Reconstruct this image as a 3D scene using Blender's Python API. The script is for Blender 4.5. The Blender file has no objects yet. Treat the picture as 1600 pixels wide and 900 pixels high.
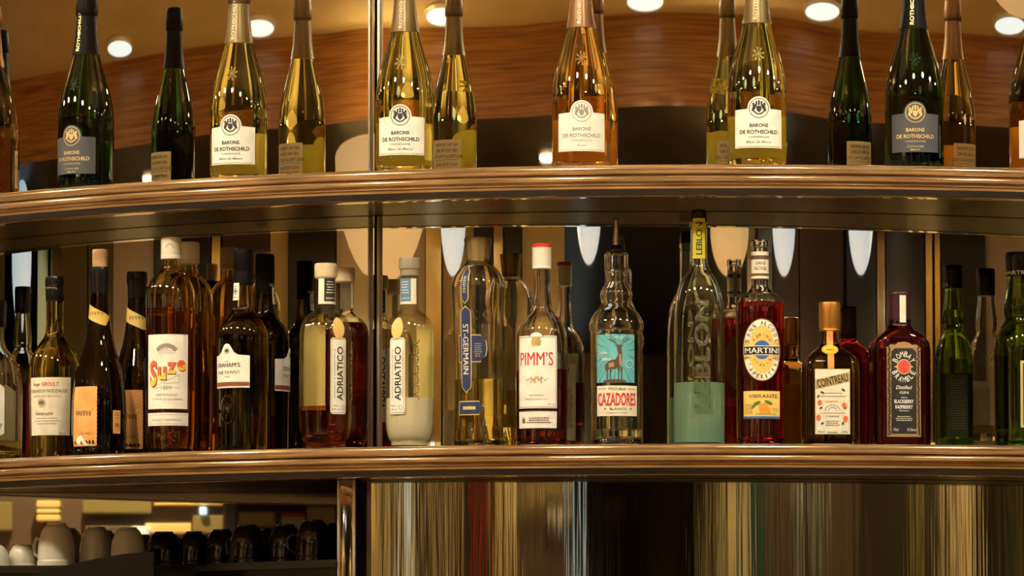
import bpy, bmesh, math, random
from math import sin, cos, pi, sqrt, atan, atan2, radians
from mathutils import Vector, Matrix
random.seed(7)
sc = bpy.context.scene
C = sc.collection

# ------------------------------------------------------------------ camera
CAMZ = 1.30            # camera height above the floor
F = 9000.0             # focal length in pixels of the 1600 px wide frame
HOR = 1170.0           # row of the horizon
DIST = 9.0             # camera to the nearest point of the shelf edge (y = 0)
PITCH = atan((HOR - 450) / F)
cam = bpy.data.cameras.new('camera'); camo = bpy.data.objects.new('camera', cam); C.objects.link(camo)
cam.lens = 36.0 * F / 1600; cam.sensor_width = 36; cam.clip_end = 100
camo.location = (0, -DIST, CAMZ); camo.rotation_euler = (pi / 2 + PITCH, 0, 0)
sc.camera = camo
sc.view_settings.view_transform = 'Standard'; sc.view_settings.look = 'None'
sc.view_settings.exposure = 0.25; sc.view_settings.gamma = 1; sc.view_settings.use_curve_mapping = False
cy = sc.cycles
cy.max_bounces = 24; cy.transmission_bounces = 20; cy.glossy_bounces = 8; cy.diffuse_bounces = 4
cy.transparent_max_bounces = 16
cy.sample_clamp_indirect = 8.0; cy.blur_glossy = 0.4; cy.use_denoising = True

# ------------------------------------------------------------------ world and large lights
W = bpy.data.worlds.new('world'); sc.world = W; W.use_nodes = True
W.node_tree.nodes['Background'].inputs[0].default_value = (1.0, .72, .42, 1)
W.node_tree.nodes['Background'].inputs[1].default_value = 0.05
WARM = (1.0, .83, .43)
P_DOWN, P_SPOT, P_ROOM, P_BOWL = 310.0, 20.0, 105.0, 13.0

# geometry of the round back bar (metres)
CX, CY, R = .35, 1.75, 1.75          # shelf edge circle
MX, RM = .25, 1.46                   # mirror circle, same CY
RML = 1.60                           # lower polished metal drum
def ray(x, y):
    a, b, c = (x - 800) / F, 1.0, (450 - y) / F
    return Vector((a, b * cos(PITCH) - c * sin(PITCH), b * sin(PITCH) + c * cos(PITCH)))
ORG = Vector((0, -DIST, CAMZ))
def on_plane(x, y, Y):
    d = ray(x, y); return ORG + d * ((Y + DIST) / d.y)
def on_circle(x, rr, cx=CX, y=450):
    d = ray(x, y); ox, oy = -cx, -DIST - CY
    a = d.x ** 2 + d.y ** 2; b = ox * d.x + oy * d.y; c = ox * ox + oy * oy - rr * rr
    return ORG + d * ((-b - sqrt(max(b * b - a * c, 0))) / a)
def reflected(x, y, rm=RM, cx=MX):
    P = on_circle(x, rm, cx, y); d = ray(x, y)
    n = Vector((P.x - cx, P.y - CY, 0)) / rm
    return P, d - 2 * d.dot(n) * n
def refl_z(x, y, z):                 # where a mirrored sight line meets height z
    P, r = reflected(x, y); return P + r * ((z - P.z) / r.z)
def refl_r(x, y, rad):               # where it meets the ring of radius rad around the bar
    P, r = reflected(x, y); ox, oy = P.x - MX, P.y - CY
    a = r.x ** 2 + r.y ** 2; b = ox * r.x + oy * r.y; c = ox * ox + oy * oy - rad * rad
    return P + r * ((-b + sqrt(b * b - a * c)) / a)
ZU = on_plane(1100, 256.5, 0).z      # shelf tops
ZL = on_plane(1100, 693, 0).z
HC = CAMZ + 1.6                      # coffer ceiling height
TH = .048                            # shelf thickness

# ------------------------------------------------------------------ materials
MATS = {}
def pbr(name, col, rough=.5, metal=0, trans=0, ior=1.45, emit=None, es=1, coat=0, spec=None, aniso=0):
    if name in MATS: return MATS[name]
    m = bpy.data.materials.new(name); m.use_nodes = True; MATS[name] = m
    b = m.node_tree.nodes['Principled BSDF']
    b.inputs['Base Color'].default_value = (*col, 1); b.inputs['Roughness'].default_value = rough
    b.inputs['Metallic'].default_value = metal; b.inputs['IOR'].default_value = ior
    b.inputs['Transmission Weight'].default_value = trans; b.inputs['Coat Weight'].default_value = coat
    b.inputs['Coat Roughness'].default_value = .06
    if spec is not None: b.inputs['Specular IOR Level'].default_value = spec
    if emit: b.inputs['Emission Color'].default_value = (*emit, 1); b.inputs['Emission Strength'].default_value = es
    if aniso:
        b.inputs['Anisotropic'].default_value = aniso
        t = m.node_tree.nodes.new('ShaderNodeTangent'); t.direction_type = 'RADIAL'; t.axis = 'Z'
        m.node_tree.links.new(t.outputs[0], b.inputs['Tangent'])
    return m
def noise_into(m, c1, c2, scale=(1, 1, 1), ns=8, detail=4, bump=0, lo=.35, hi=.65):
    nt = m.node_tree; b = nt.nodes['Principled BSDF']
    tc = nt.nodes.new('ShaderNodeTexCoord'); mp = nt.nodes.new('ShaderNodeMapping')
    mp.inputs['Scale'].default_value = scale
    nz = nt.nodes.new('ShaderNodeTexNoise'); nz.inputs['Scale'].default_value = ns; nz.inputs['Detail'].default_value = detail
    cr = nt.nodes.new('ShaderNodeValToRGB'); cr.color_ramp.elements[0].color = (*c1, 1); cr.color_ramp.elements[1].color = (*c2, 1)
    cr.color_ramp.elements[0].position = lo; cr.color_ramp.elements[1].position = hi
    L = nt.links.new
    L(tc.outputs['Object'], mp.inputs[0]); L(mp.outputs[0], nz.inputs[0]); L(nz.outputs[0], cr.inputs[0]); L(cr.outputs[0], b.inputs['Base Color'])
    if bump:
        bp = nt.nodes.new('ShaderNodeBump'); bp.inputs['Strength'].default_value = bump; bp.inputs['Distance'].default_value = .002
        L(nz.outputs[0], bp.inputs['Height']); L(bp.outputs[0], b.inputs['Normal'])
    return m
def glass(name, col, ior=1.45, rough=0.0): return pbr(name, col, rough, 0, 1, ior)
def thin_glass(name, col):
    m = bpy.data.materials.new(name); m.use_nodes = True; nt = m.node_tree; nt.nodes.remove(nt.nodes['Principled BSDF'])
    t = nt.nodes.new('ShaderNodeBsdfTransparent'); t.inputs[0].default_value = (*col, 1)
    g = nt.nodes.new('ShaderNodeBsdfGlossy'); g.inputs['Roughness'].default_value = .01
    lw = nt.nodes.new('ShaderNodeLayerWeight'); lw.inputs[0].default_value = .5; mx = nt.nodes.new('ShaderNodeMixShader')
    pw = nt.nodes.new('ShaderNodeMath'); pw.operation = 'POWER'; pw.inputs[1].default_value = 4.0
    ma = nt.nodes.new('ShaderNodeMath'); ma.operation = 'MULTIPLY_ADD'; ma.inputs[1].default_value = .8; ma.inputs[2].default_value = .04
    nt.links.new(lw.outputs['Facing'], pw.inputs[0]); nt.links.new(pw.outputs[0], ma.inputs[0]); nt.links.new(ma.outputs[0], mx.inputs[0]); nt.links.new(t.outputs[0], mx.inputs[1]); nt.links.new(g.outputs[0], mx.inputs[2])
    nt.links.new(mx.outputs[0], nt.nodes['Material Output'].inputs[0]); return m

M_PAPER = noise_into(pbr('paper_cream', (.8, .74, .58), .6), (.70, .63, .46), (.78, .71, .54), ns=60)
M_WHITE = noise_into(pbr('paper_white', (.85, .83, .76), .55), (.74, .71, .60), (.82, .79, .69), ns=60)
M_WOODM = noise_into(pbr('lacquered_moulding', (.36, .22, .11), .17, .6, coat=.8), (.26, .155, .07), (.46, .30, .155), scale=(1, 1, 14), ns=9, bump=.02)
M_DARKW = noise_into(pbr('dark_lacquer', (.03, .02, .012), .34, spec=.22), (.010, .0075, .005), (.020, .015, .009), scale=(1, 1, 4), ns=6)
M_VENEER = noise_into(pbr('veneer', (.3, .12, .03), .35, coat=.3), (.24, .105, .03), (.62, .30, .085), scale=(.4, .4, 42), ns=5, detail=8, bump=.03, lo=.3, hi=.7)
M_MIRROR = pbr('bronze_mirror', (.74, .68, .56), .015, 1)
M_CHROME = pbr('polished_steel', (.78, .72, .6), .08, 1)
M_SATIN = pbr('satin_steel', (.80, .70, .52), .38, 1)
M_BLACK = pbr('black_gloss', (.008, .007, .006), .18)
M_INK = pbr('ink_black', (.02, .017, .014), .5)
M_BROWNINK = pbr('ink_brown', (.12, .07, .03), .5)
M_GOLD = pbr('gold_print', (.85, .62, .24), .3, .7)
M_GREY = pbr('ink_grey', (.28, .25, .19), .5)
M_RED = pbr('ink_red', (.62, .03, .015), .45)
M_CORK = noise_into(pbr('cork', (.5, .3, .13), .8), (.36, .2, .08), (.62, .40, .2), ns=40, bump=.3)

# ------------------------------------------------------------------ mesh helpers
def link(name, me, m, parent=None, smooth=40):
    if m: me.materials.append(m)
    if smooth:
        me.polygons.foreach_set('use_smooth', [True] * len(me.polygons))
        if smooth < 180: me.set_sharp_from_angle(angle=radians(smooth))
    o = bpy.data.objects.new(name, me); C.objects.link(o); o.parent = parent
    return o
def mesh(name, v, f, m, parent=None, smooth=40):
    me = bpy.data.meshes.new(name); me.from_pydata([tuple(p) for p in v], [], f); me.update()
    return link(name, me, m, parent, smooth)
def bm_obj(name, bm, m, parent=None, smooth=40):
    bmesh.ops.recalc_face_normals(bm, faces=bm.faces)
    me = bpy.data.meshes.new(name); bm.to_mesh(me); bm.free()
    return link(name, me, m, parent, smooth)
def empty(name, loc, rz=0):
    o = bpy.data.objects.new(name, None); C.objects.link(o); o.empty_display_size = .05
    o.location = loc; o.rotation_euler = (0, 0, rz); return o
def tag(o, label, cat=None, group=None, kind=None):
    if label: o['label'] = label
    if cat: o['category'] = cat
    if group: o['group'] = group
    if kind: o['kind'] = kind
    return o
def box(bm, x0, x1, y0, y1, z0, z1, bev=0):
    r = bmesh.ops.create_cube(bm, size=1)
    for v in r['verts']:
        v.co = Vector(((x0 + x1) / 2 + v.co.x * (x1 - x0), (y0 + y1) / 2 + v.co.y * (y1 - y0), (z0 + z1) / 2 + v.co.z * (z1 - z0)))
    if bev:
        es = set(e for v in r['verts'] for e in v.link_edges)
        bmesh.ops.bevel(bm, geom=list(es), offset=bev, segments=2, affect='EDGES', profile=.5)
def smooth_profile(p, n=4):
    out = []
    for i in range(len(p) - 1):
        p0, p1, p2, p3 = p[max(i - 1, 0)], p[i], p[i + 1], p[min(i + 2, len(p) - 1)]
        for k in range(n):
            t = k / n; q = []
            for a in (0, 1):
                m1 = (p2[a] - p0[a]) / 2; m2 = (p3[a] - p1[a]) / 2
                lim = 1.5 * abs(p2[a] - p1[a])
                m1 = max(-lim, min(lim, m1)); m2 = max(-lim, min(lim, m2))
                q.append((2 * t**3 - 3 * t**2 + 1) * p1[a] + (t**3 - 2 * t**2 + t) * m1 + (-2 * t**3 + 3 * t**2) * p2[a] + (t**3 - t**2) * m2)
            out.append(tuple(q))
    out.append(p[-1]); return out
def revolve(prof, n=40, shape=None, close=True):
    """prof: list of (r, z); shape(phi, r, z) -> (x, y).  Poles where r == 0."""
    v, f, rings = [], [], []
    for (r, z) in prof:
        if r <= 1e-6:
            rings.append([len(v)]); v.append((0, 0, z))
        else:
            ids = []
            for k in range(n):
                a = 2 * pi * k / n
                x, y = shape(a, r, z) if shape else (r * cos(a), r * sin(a))
                ids.append(len(v)); v.append((x, y, z))
            rings.append(ids)
    for A, B in zip(rings, rings[1:]):
        if len(A) == 1 and len(B) == 1: continue
        for k in range(n):
            j = (k + 1) % n
            if len(A) == 1: f.append((A[0], B[j], B[k]))
            elif len(B) == 1: f.append((A[k], A[j], B[0]))
            else: f.append((A[k], A[j], B[j], B[k]))
    return v, f
def lathe(name, prof, m, parent=None, n=32, shape=None, smooth=40, loc=None, rz=0):
    v, f = revolve(prof, n, shape)
    o = mesh(name, v, f, m, parent, smooth)
    if loc: o.location = loc
    o.rotation_euler.z = rz
    return o
def tube(path, rad, n=8):
    v, f = [], []
    for i, p in enumerate(path):
        t = (Vector(path[min(i + 1, len(path) - 1)]) - Vector(path[max(i - 1, 0)])).normalized()
        a = t.orthogonal().normalized() if i == 0 else (a - t * a.dot(t)).normalized()
        b = t.cross(a); r = rad[i] if isinstance(rad, (list, tuple)) else rad
        for k in range(n): v.append(Vector(p) + (a * cos(2 * pi * k / n) + b * sin(2 * pi * k / n)) * r)
    for i in range(len(path) - 1):
        for k in range(n):
            f.append((i * n + k, i * n + (k + 1) % n, (i + 1) * n + (k + 1) % n, (i + 1) * n + k))
    f.append(tuple(range(n))[::-1]); f.append(tuple((len(path) - 1) * n + k for k in range(n)))
    return v, f

# ------------------------------------------------------------------ flat print: 2D shapes gathered, then laid on a surface
_txt = {}
def glyphs(s, bold=0.0, shear=0.0):
    k = (s, bold, shear)
    if k not in _txt:
        cu = bpy.data.curves.new('t', 'FONT'); cu.body = s; cu.size = 1; cu.resolution_u = 3; cu.offset = bold; cu.shear = shear
        o = bpy.data.objects.new('t', cu); C.objects.link(o)
        dg = bpy.context.evaluated_depsgraph_get(); ev = o.evaluated_get(dg); me = ev.to_mesh()
        v = [(p.co.x, p.co.y) for p in me.vertices]; f = [tuple(p.vertices) for p in me.polygons]
        ev.to_mesh_clear(); bpy.data.objects.remove(o); bpy.data.curves.remove(cu)
        _txt[k] = (v, f)
    return _txt[k]
class Print:
    def __init__(s): s.v, s.f = [], []
    def add(s, v, f):
        n = len(s.v); s.v += v; s.f += [tuple(i + n for i in q) for q in f]; return s
    def poly(s, pts): return s.add(list(pts), [tuple(range(len(pts)))])
    def rect(s, x0, x1, y0, y1): return s.poly([(x0, y0), (x1, y0), (x1, y1), (x0, y1)])
    def ell(s, x, y, a, b=None, n=24, rot=0):
        b = b or a
        return s.poly([(x + a * cos(t) * cos(rot) - b * sin(t) * sin(rot), y + a * cos(t) * sin(rot) + b * sin(t) * cos(rot)) for t in [2 * pi * k / n for k in range(n)]])
    def ring(s, x, y, a, b, w, n=32, t0=0, t1=2 * pi):
        v, f = [], []
        for k in range(n + 1):
            t = t0 + (t1 - t0) * k / n
            v += [(x + a * cos(t), y + b * sin(t)), (x + (a - w) * cos(t), y + (b - w) * sin(t))]
        for k in range(n): f.append((2 * k, 2 * k + 2, 2 * k + 3, 2 * k + 1))
        return s.add(v, f)
    def line(s, pts, w):
        for (a, b), (c, d) in zip(pts, pts[1:]):
            L = sqrt((c - a) ** 2 + (d - b) ** 2) or 1; nx, ny = -(d - b) / L * w / 2, (c - a) / L * w / 2
            s.poly([(a + nx, b + ny), (a - nx, b - ny), (c - nx, d - ny), (c + nx, d + ny)])
        return s
    def frame(s, x0, x1, y0, y1, w):
        return s.rect(x0, x1, y0, y0 + w).rect(x0, x1, y1 - w, y1).rect(x0, x0 + w, y0, y1).rect(x1 - w, x1, y0, y1)
    def text(s, t, x, y, width=None, h=4, bold=.01, shear=0, rot=0, mirror=False):
        """capital height h, centred on (x, y); width squeezes or stretches the line"""
        if 'M' in t and bold > 0:        # the letter's inner notches cannot be offset: thicken by shifted copies
            d = bold * h * .9
            for q in (-d, d): s.text(t, x + q * cos(rot), y + q * sin(rot), width and width - 2 * d, h, 0, shear, rot)
            return s
        v, f = glyphs(t, bold, shear)
        if not v: return s
        x0 = min(p[0] for p in v); x1 = max(p[0] for p in v); y0 = min(p[1] for p in v); y1 = max(p[1] for p in v)
        ref = .70
        sx = (width / (x1 - x0)) if width else h / ref
        sy = h / ref; cxm = (x0 + x1) / 2; cym = ref / 2
        out = []
        for (a, b) in v:
            a, b = (a - cxm) * sx, (b - cym) * sy
            out.append((x + a * cos(rot) - b * sin(rot), y + a * sin(rot) + b * cos(rot)))
        return s.add(out, f)
    def arc(s, t, x, y, a, b, t0, t1, h=4, bold=.01, inward=False, wid=None):
        """letters along an ellipse from angle t0 to t1 (radians)"""
        n = len(t)
        for i, ch in enumerate(t):
            if ch == ' ': continue
            u = t0 + (t1 - t0) * (i + .5) / n
            px, py = x + a * cos(u), y + b * sin(u)
            na = atan2(sin(u) / b, cos(u) / a)
            s.text(ch, px, py, None if not wid else (wid * (.35 if ch in "I'1" else 1)), h, bold, rot=na - pi / 2 if not inward else na + pi / 2)
        return s
    def scribble(s, x, y, w, h, n=5, sw=.5, seed=1):
        rnd = random.Random(seed); pts = []
        for k in range(n * 6 + 1):
            t = k / (n * 6)
            pts.append((x - w / 2 + w * t + h * .25 * sin(t * n * 2 * pi), y + h * .5 * cos(t * n * 2 * pi) * (.45 + .55 * rnd.random())))
        return s.line(pts, sw)
    def tiny(s, x, y, w, rows=2, gap=3, h=1.1, seed=3):
        """rows of print too small to read: short word bars"""
        rnd = random.Random(seed)
        for r in range(rows):
            ww = w * rnd.uniform(.7, 1); a = x - ww / 2
            while a < x + ww / 2:
                l = rnd.uniform(2, 5); s.rect(a, min(a + l, x + ww / 2), y - r * gap, y - r * gap + h); a += l + .9
        return s
    def crest(s, x, y, r):
        s.ring(x, y, r, r, r * .07, 28)
        for dx, w, h in ((-.25, .16, .34), (0, .18, .42), (.25, .16, .34)):
            s.rect(x + (dx - w / 2) * r, x + (dx + w / 2) * r, y + .30 * r, y + (.36 + h) * r)
        for k in (-1, 1):
            s.ell(x + k * .48 * r, y + .05 * r, .16 * r, .42 * r, 10, k * .5)
            s.ell(x + k * .55 * r, y + .42 * r, .13 * r, .13 * r, 8)
            s.line([(x + k * .62 * r, y - .2 * r), (x + k * .3 * r, y - .5 * r), (x, y - .62 * r)], r * .14)
            s.line([(x + k * .3 * r, y + .2 * r), (x + k * .7 * r, y + .25 * r)], r * .08)
        s.poly([(x - .26 * r, y + .22 * r), (x + .26 * r, y + .22 * r), (x + .24 * r, y - .2 * r), (x, y - .46 * r), (x - .24 * r, y - .2 * r)])
        return s
    def lay(s, name, m, parent, fn, step=None, smooth=180, clip=None):
        """fn(u, w) -> 3D point.  Cut into strips of width step so it follows curved glass."""
        bm = bmesh.new(); vs = [bm.verts.new((a, b, 0)) for a, b in s.v]
        for q in s.f:
            if len(set(q)) < 3: continue
            try: bm.faces.new([vs[i] for i in q])
            except ValueError: pass
        if clip: bmesh.ops.bisect_plane(bm, geom=bm.verts[:] + bm.edges[:] + bm.faces[:], plane_co=(*clip[0], 0), plane_no=(*clip[1], 0), clear_outer=True, dist=1e-5)
        if step:
            for ax in (0, 1):
                st = step if ax == 0 else step * 2.5
                lo = min(p[ax] for p in s.v); hi = max(p[ax] for p in s.v)
                k = math.floor(lo / st) + 1
                while k * st < hi:
                    co = Vector((k * st, 0, 0)) if ax == 0 else Vector((0, k * st, 0)); no = Vector((1, 0, 0)) if ax == 0 else Vector((0, 1, 0))
                    bmesh.ops.bisect_plane(bm, geom=bm.verts[:] + bm.edges[:] + bm.faces[:], plane_co=co, plane_no=no, dist=1e-5)
                    k += 1
        bmesh.ops.triangulate(bm, faces=[q for q in bm.faces if len(q.verts) > 4])
        for q in bm.faces:
            if q.normal.z < 0: q.normal_flip()
        for v in bm.verts: v.co = fn(v.co.x, v.co.y)
        me = bpy.data.meshes.new(name); bm.to_mesh(me); bm.free()
        return link(name, me, m, parent, smooth)

# ------------------------------------------------------------------ bottles
class Bottle:
    """Profile points are (half width, row) as measured in the photograph; converted to metres at the bottle's own depth."""
    def __init__(s, name, label, x, inset, shelf, rot=0.0, group=None, ref=None, cat='bottle'):
        p = on_circle(x, R - inset); s.x0 = x; s.Y = p.y
        s.zs = ZU if shelf == 'U' else ZL
        s.root = tag(empty(name, (p.x, p.y, s.zs), 0), label, cat, group)
        s.rot = radians(rot)
        s.S = ref.S if ref else (p.y + DIST) / F
        s.Z = ref.Z if ref else (lambda y: on_plane(800, y, s.Y).z - s.zs)
        s.sec = ref.sec if ref else None; s.flute = ref.flute if ref else None
        s.prof = None
    def conv(s, pts): return [(r * s.S, s.Z(y)) for r, y in pts]
    def shape(s, a, r, z):
        if s.flute:
            n, amp, z0, z1 = s.flute
            if z0 < z < z1:
                e = min(1, (z - z0) / .02, (z1 - z) / .02); r *= 1 - amp * e * abs(sin(n * (a + s.rot) / 2))
            return r * cos(a), r * sin(a)
        if s.sec:
            ratio, ex, rn, rb = s.sec
            t = max(0, min(1, (r - rn) / (rb - rn))); e = 2 + (ex - 2) * t; k = 1 + (ratio - 1) * t
            c_, s_ = cos(a), sin(a)
            x = r * math.copysign(abs(c_) ** (2 / e), c_); y = r * k * math.copysign(abs(s_) ** (2 / e), s_)
            return x * cos(s.rot) - y * sin(s.rot), x * sin(s.rot) + y * cos(s.rot)
        return r * cos(a), r * sin(a)
    def radius(s, z):
        p = s.prof
        for (r1, z1), (r2, z2) in zip(p, p[1:]):
            if z1 <= z <= z2 or z2 <= z <= z1: return r1 if z1 == z2 else r1 + (r2 - r1) * (z - z1) / (z2 - z1)
        return p[-1][0]
    def glass_body(s, pts, m, wall=None, fill=None, liquid=None, base_in=3, n=44, foot=None, name='glass_body'):
        p = smooth_profile(s.conv(pts), 4)
        if p[0][1] > p[-1][1]: p = p[::-1]
        rb = p[0][0]
        low = [(rb * .86, 0.0), (rb * .96, .0012), (rb, .004)] if foot is None else foot
        p = low + [q for q in p if q[1] > low[-1][1] + .001]
        s.prof = p
        S = s.shape if (s.sec or s.flute) else None
        outer = [(0, .004 if wall else 0)] + [(rb * .5, .003 if wall else 0)] + p
        if wall:
            w = wall * s.S
            inner = [(max(r - w, .002), max(z, .006)) for r, z in p if z > .005][::-1]
            full = outer + [(inner[0][0], p[-1][1])] + inner + [(inner[-1][0] * .6, .010), (0, .018)]
        else:
            full = outer + [(0, p[-1][1])]
        s.body = lathe(name, full, m, s.root, n, S, 50)
        if fill is not None:
            zf = s.Z(fill); w = (wall or 2) * s.S * .6
            q = [(max(r - w, .002), z) for r, z in p if .005 < z < zf]
            q = [(0, .016), (q[0][0] * .6, .009), (q[0][0], .0055)] + q + [(max(s.radius(zf) - w, .002), zf), (0, zf)]
            s.liq = lathe('liquid', q, liquid, s.root, n, S, 50)
        return s
    def turned(s, name, pts, m, sm=0, n=28, parent=None, close=True, smooth=40):
        p = s.conv(pts)
        if p[0][1] > p[-1][1]: p = p[::-1]
        if sm: p = smooth_profile(p, sm)
        return lathe(name, [(0, p[0][1])] + p + [(0, p[-1][1])], m, parent or s.root, n, None, smooth)
    def wrap(s, lift, rot=0, px=True):
        """print coordinates in pixels: u from the label's middle, w = row (counted upward as -row)"""
        rot = s.rot + radians(rot); rb = max(r for r, z in s.prof)
        def fn(u, w):
            z = s.Z(-w); r = s.radius(z) + lift; a = rot + u * s.S / rb
            return Vector((r * sin(a), -r * cos(a), z))
        return fn
    def front(s, lift):
        """flat-faced bottle: lay on the front face and turn with it"""
        ratio, ex, rn, rb = s.sec
        def fn(u, w):
            z = s.Z(-w); r = s.radius(z); t = max(0, min(1, (r - rn) / (rb - rn))); e = 2 + (ex - 2) * t; k = 1 + (ratio - 1) * t
            x = u * s.S; y = -r * k * max(0, 1 - min(1, abs(x / r)) ** e) ** (1 / e) - lift
            return Vector((x * cos(s.rot) - y * sin(s.rot), x * sin(s.rot) + y * cos(s.rot), z))
        return fn
    def label(s, pr, m, rot=0, lift=.0003, name='label', step=5, parent=None, label=None):
        o = pr.lay(name, m, parent or s.root, s.front(lift) if s.sec else s.wrap(lift, rot), step)
        if label: o['label'] = label
        return o
    def ink(s, pr, m, parent, rot=0, lift=.0007, name='lettering', step=4):
        return pr.lay(name, m, parent, s.front(lift) if s.sec else s.wrap(lift, rot), step)

# ------------------------------------------------------------------ the round back bar: drum, mirrors, shelves
def pol(cx, r, a, z): return (cx + r * sin(a), CY - r * cos(a), z)
def ang_at(x, rr, cx): p = on_circle(x, rr, cx); return atan2(p.x - cx, CY - p.y)
def ring_seg(name, cx, r0, r1, z0, z1, a0, a1, n, m, parent=None, smooth=30):
    v, f = [], []
    for i in range(n + 1):
        a = a0 + (a1 - a0) * i / n
        v += [pol(cx, r0, a, z0), pol(cx, r1, a, z0), pol(cx, r1, a, z1), pol(cx, r0, a, z1)]
    for i in range(n):
        b = 4 * i
        for k in range(4): f.append((b + k, b + 4 + k, b + 4 + (k + 1) % 4, b + (k + 1) % 4))
    f += [(3, 2, 1, 0), (4 * n, 4 * n + 1, 4 * n + 2, 4 * n + 3)]
    bm = bmesh.new(); vs = [bm.verts.new(p) for p in v]
    for q in f: bm.faces.new([vs[i] for i in q])
    return bm_obj(name, bm, m, parent, smooth)
def sweep(name, prof, cx, rr, ztop, a0, a1, n, m, parent=None):
    v, f = [], []; k = len(prof)
    for i in range(n + 1):
        a = a0 + (a1 - a0) * i / n
        v += [pol(cx, rr + o, a, ztop + z) for o, z in prof]
    for i in range(n):
        for j in range(k - 1):
            f.append((i * k + j, i * k + j + 1, (i + 1) * k + j + 1, (i + 1) * k + j))
    return mesh(name, v, f, m, parent, 50)
A0, A1 = radians(-88), radians(66)
core = ring_seg('wall_core', MX, .02, .8, 0, HC, 0, 2 * pi, 48, M_DARKW); tag(core, 'dark round core wall behind the bar mirrors', kind='structure')
SEAM = ang_at(588, RM, MX); SEAML = ang_at(561, RML, MX)
for z0, z1, nm in ((ZU, HC - .002, 'tall'), (ZL, ZU - TH, 'low')):
    for a0, a1, sd in ((A0, SEAM - .0025, 'left'), (SEAM + .0025, A1, 'right')):
        o = ring_seg('curved_mirror', MX, RM - .008, RM, z0, z1, a0, a1, 90, M_MIRROR)
        tag(o, f"curved bronze mirror panel {sd} of the seam, behind the {'champagne bottles on the upper shelf' if nm == 'tall' else 'liqueur bottles on the lower shelf'}", 'mirror')
    s = empty('mirror_joint', pol(MX, RM, SEAM, z0))
    tag(s, f"thin steel joint strips between mirror panels above the {'upper' if nm == 'tall' else 'lower'} shelf", 'trim')
    for da, w in ((-.007, .0018), (.004, .0024)):
        bm = bmesh.new(); box(bm, -w, w, -.009, -.001, 0, z1 - z0, .0015)
        o = bm_obj('strip', bm, M_SATIN, s); p = pol(MX, RM, SEAM + da, z0)
        o.location = (p[0] - s.location.x, p[1] - s.location.y, 0); o.rotation_euler.z = SEAM

M_STEEL = pbr('brushed_drum', (.30, .265, .20), .05, 1)
nt = M_STEEL.node_tree; b = nt.nodes['Principled BSDF']
tc = nt.nodes.new('ShaderNodeTexCoord'); mp = nt.nodes.new('ShaderNodeMapping'); mp.inputs['Scale'].default_value = (34, 34, .5)
nz = nt.nodes.new('ShaderNodeTexNoise'); nz.inputs['Scale'].default_value = 1.6; nz.inputs['Detail'].default_value = 3; nz.inputs['Roughness'].default_value = .6
bp = nt.nodes.new('ShaderNodeBump'); bp.inputs['Strength'].default_value = 1.0; bp.inputs['Distance'].default_value = .00035
nt.links.new(tc.outputs['Object'], mp.inputs[0]); nt.links.new(mp.outputs[0], nz.inputs[0]); nt.links.new(nz.outputs[0], bp.inputs['Height']); nt.links.new(bp.outputs[0], b.inputs['Normal'])
ZB = CAMZ + .15                      # back counter height, below the frame
o = ring_seg('metal_drum', MX, RML - .008, RML, ZB, ZL - TH, SEAML, A1, 90, M_STEEL); tag(o, 'polished curved metal panel with streaked reflections under the lower shelf', 'panel')
# back counter carrying everything below
bc = empty('back_counter', (CX, CY, 0)); tag(bc, 'dark round back counter below the shelves', 'counter')
for nm, r0, r1, z0, z1 in (('body', 1.12, 1.72, 0, ZB - .03), ('worktop', 1.12, 1.78, ZB - .03, ZB)):
    o = ring_seg(nm, CX, r0, r1, z0, z1, A0 - .1, A1 + .1, 60, M_DARKW, bc); o.location = (-CX, -CY, 0)

MOULD = [(-.012, 0), (-.003, 0), (.0015, -.0015), (.0042, -.0045), (.005, -.008), (.0042, -.0115), (.0015, -.0145), (-.002, -.0158), (-.0035, -.0165),
         (-.0015, -.0172), (.0015, -.0188), (.003, -.0215), (.0022, -.0245), (-.0005, -.027), (-.0040, -.0282), (-.0045, -.0292), (-.0028, -.0302), (-.0028, -.0316), (-.0050, -.0326),
         (-.0068, -.0345), (-.0078, -.037), (-.012, -.0392), (-.0165, -.0405), (-.0165, -.0430), (-.0130, -.0445), (-.0130, -.0465), (-.017, -TH), (-.05, -TH)]
for nm, zz, lb in (('U', ZU, 'upper curved wooden shelf with moulded gloss edge carrying the champagne bottles'), ('L', ZL, 'lower curved wooden shelf with moulded gloss edge carrying the spirits')):
    s = empty('curved_shelf', (CX, CY, zz)); tag(s, lb, 'shelf')
    o = ring_seg('board', CX, 1.30 if nm == 'U' else 1.13, R - .008, zz - TH + .001, zz, A0, A1, 110, M_DARKW, s); o.location = (-CX, -CY, -zz)
    o = sweep('moulding', smooth_profile(MOULD, 2), CX, R, zz, A0, A1, 130, M_WOODM, s); o.location = (-CX, -CY, -zz); o['label'] = 'brown lacquered edge moulding with rounded beads'

# ------------------------------------------------------------------ the room round the bar (seen in the mirrors)
RO = 12.6
M_CEIL = noise_into(pbr('cream_ceiling', (.6, .48, .3), .8), (.40, .29, .14), (.46, .34, .17), ns=3)
M_LOWC = noise_into(pbr('low_ceiling', (.03, .02, .012), .6, spec=.15), (.016, .012, .008), (.03, .022, .014), ns=2)
M_FLOOR = noise_into(pbr('floor_wood', (.3, .19, .1), .4), (.25, .15, .07), (.38, .25, .14), scale=(1, 8, 1), ns=3)
bm = bmesh.new(); bmesh.ops.create_circle(bm, cap_ends=True, segments=64, radius=RO, matrix=Matrix.Translation((MX, CY, HC + .02)))
bmesh.ops.solidify(bm, geom=bm.faces[:], thickness=.02)
tag(bm_obj('ceiling', bm, M_CEIL, smooth=0), 'cream raised ceiling over the bar', kind='structure')
bm = bmesh.new(); bmesh.ops.create_circle(bm, cap_ends=True, segments=64, radius=RO, matrix=Matrix.Translation((MX, CY, -.02)))
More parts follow.
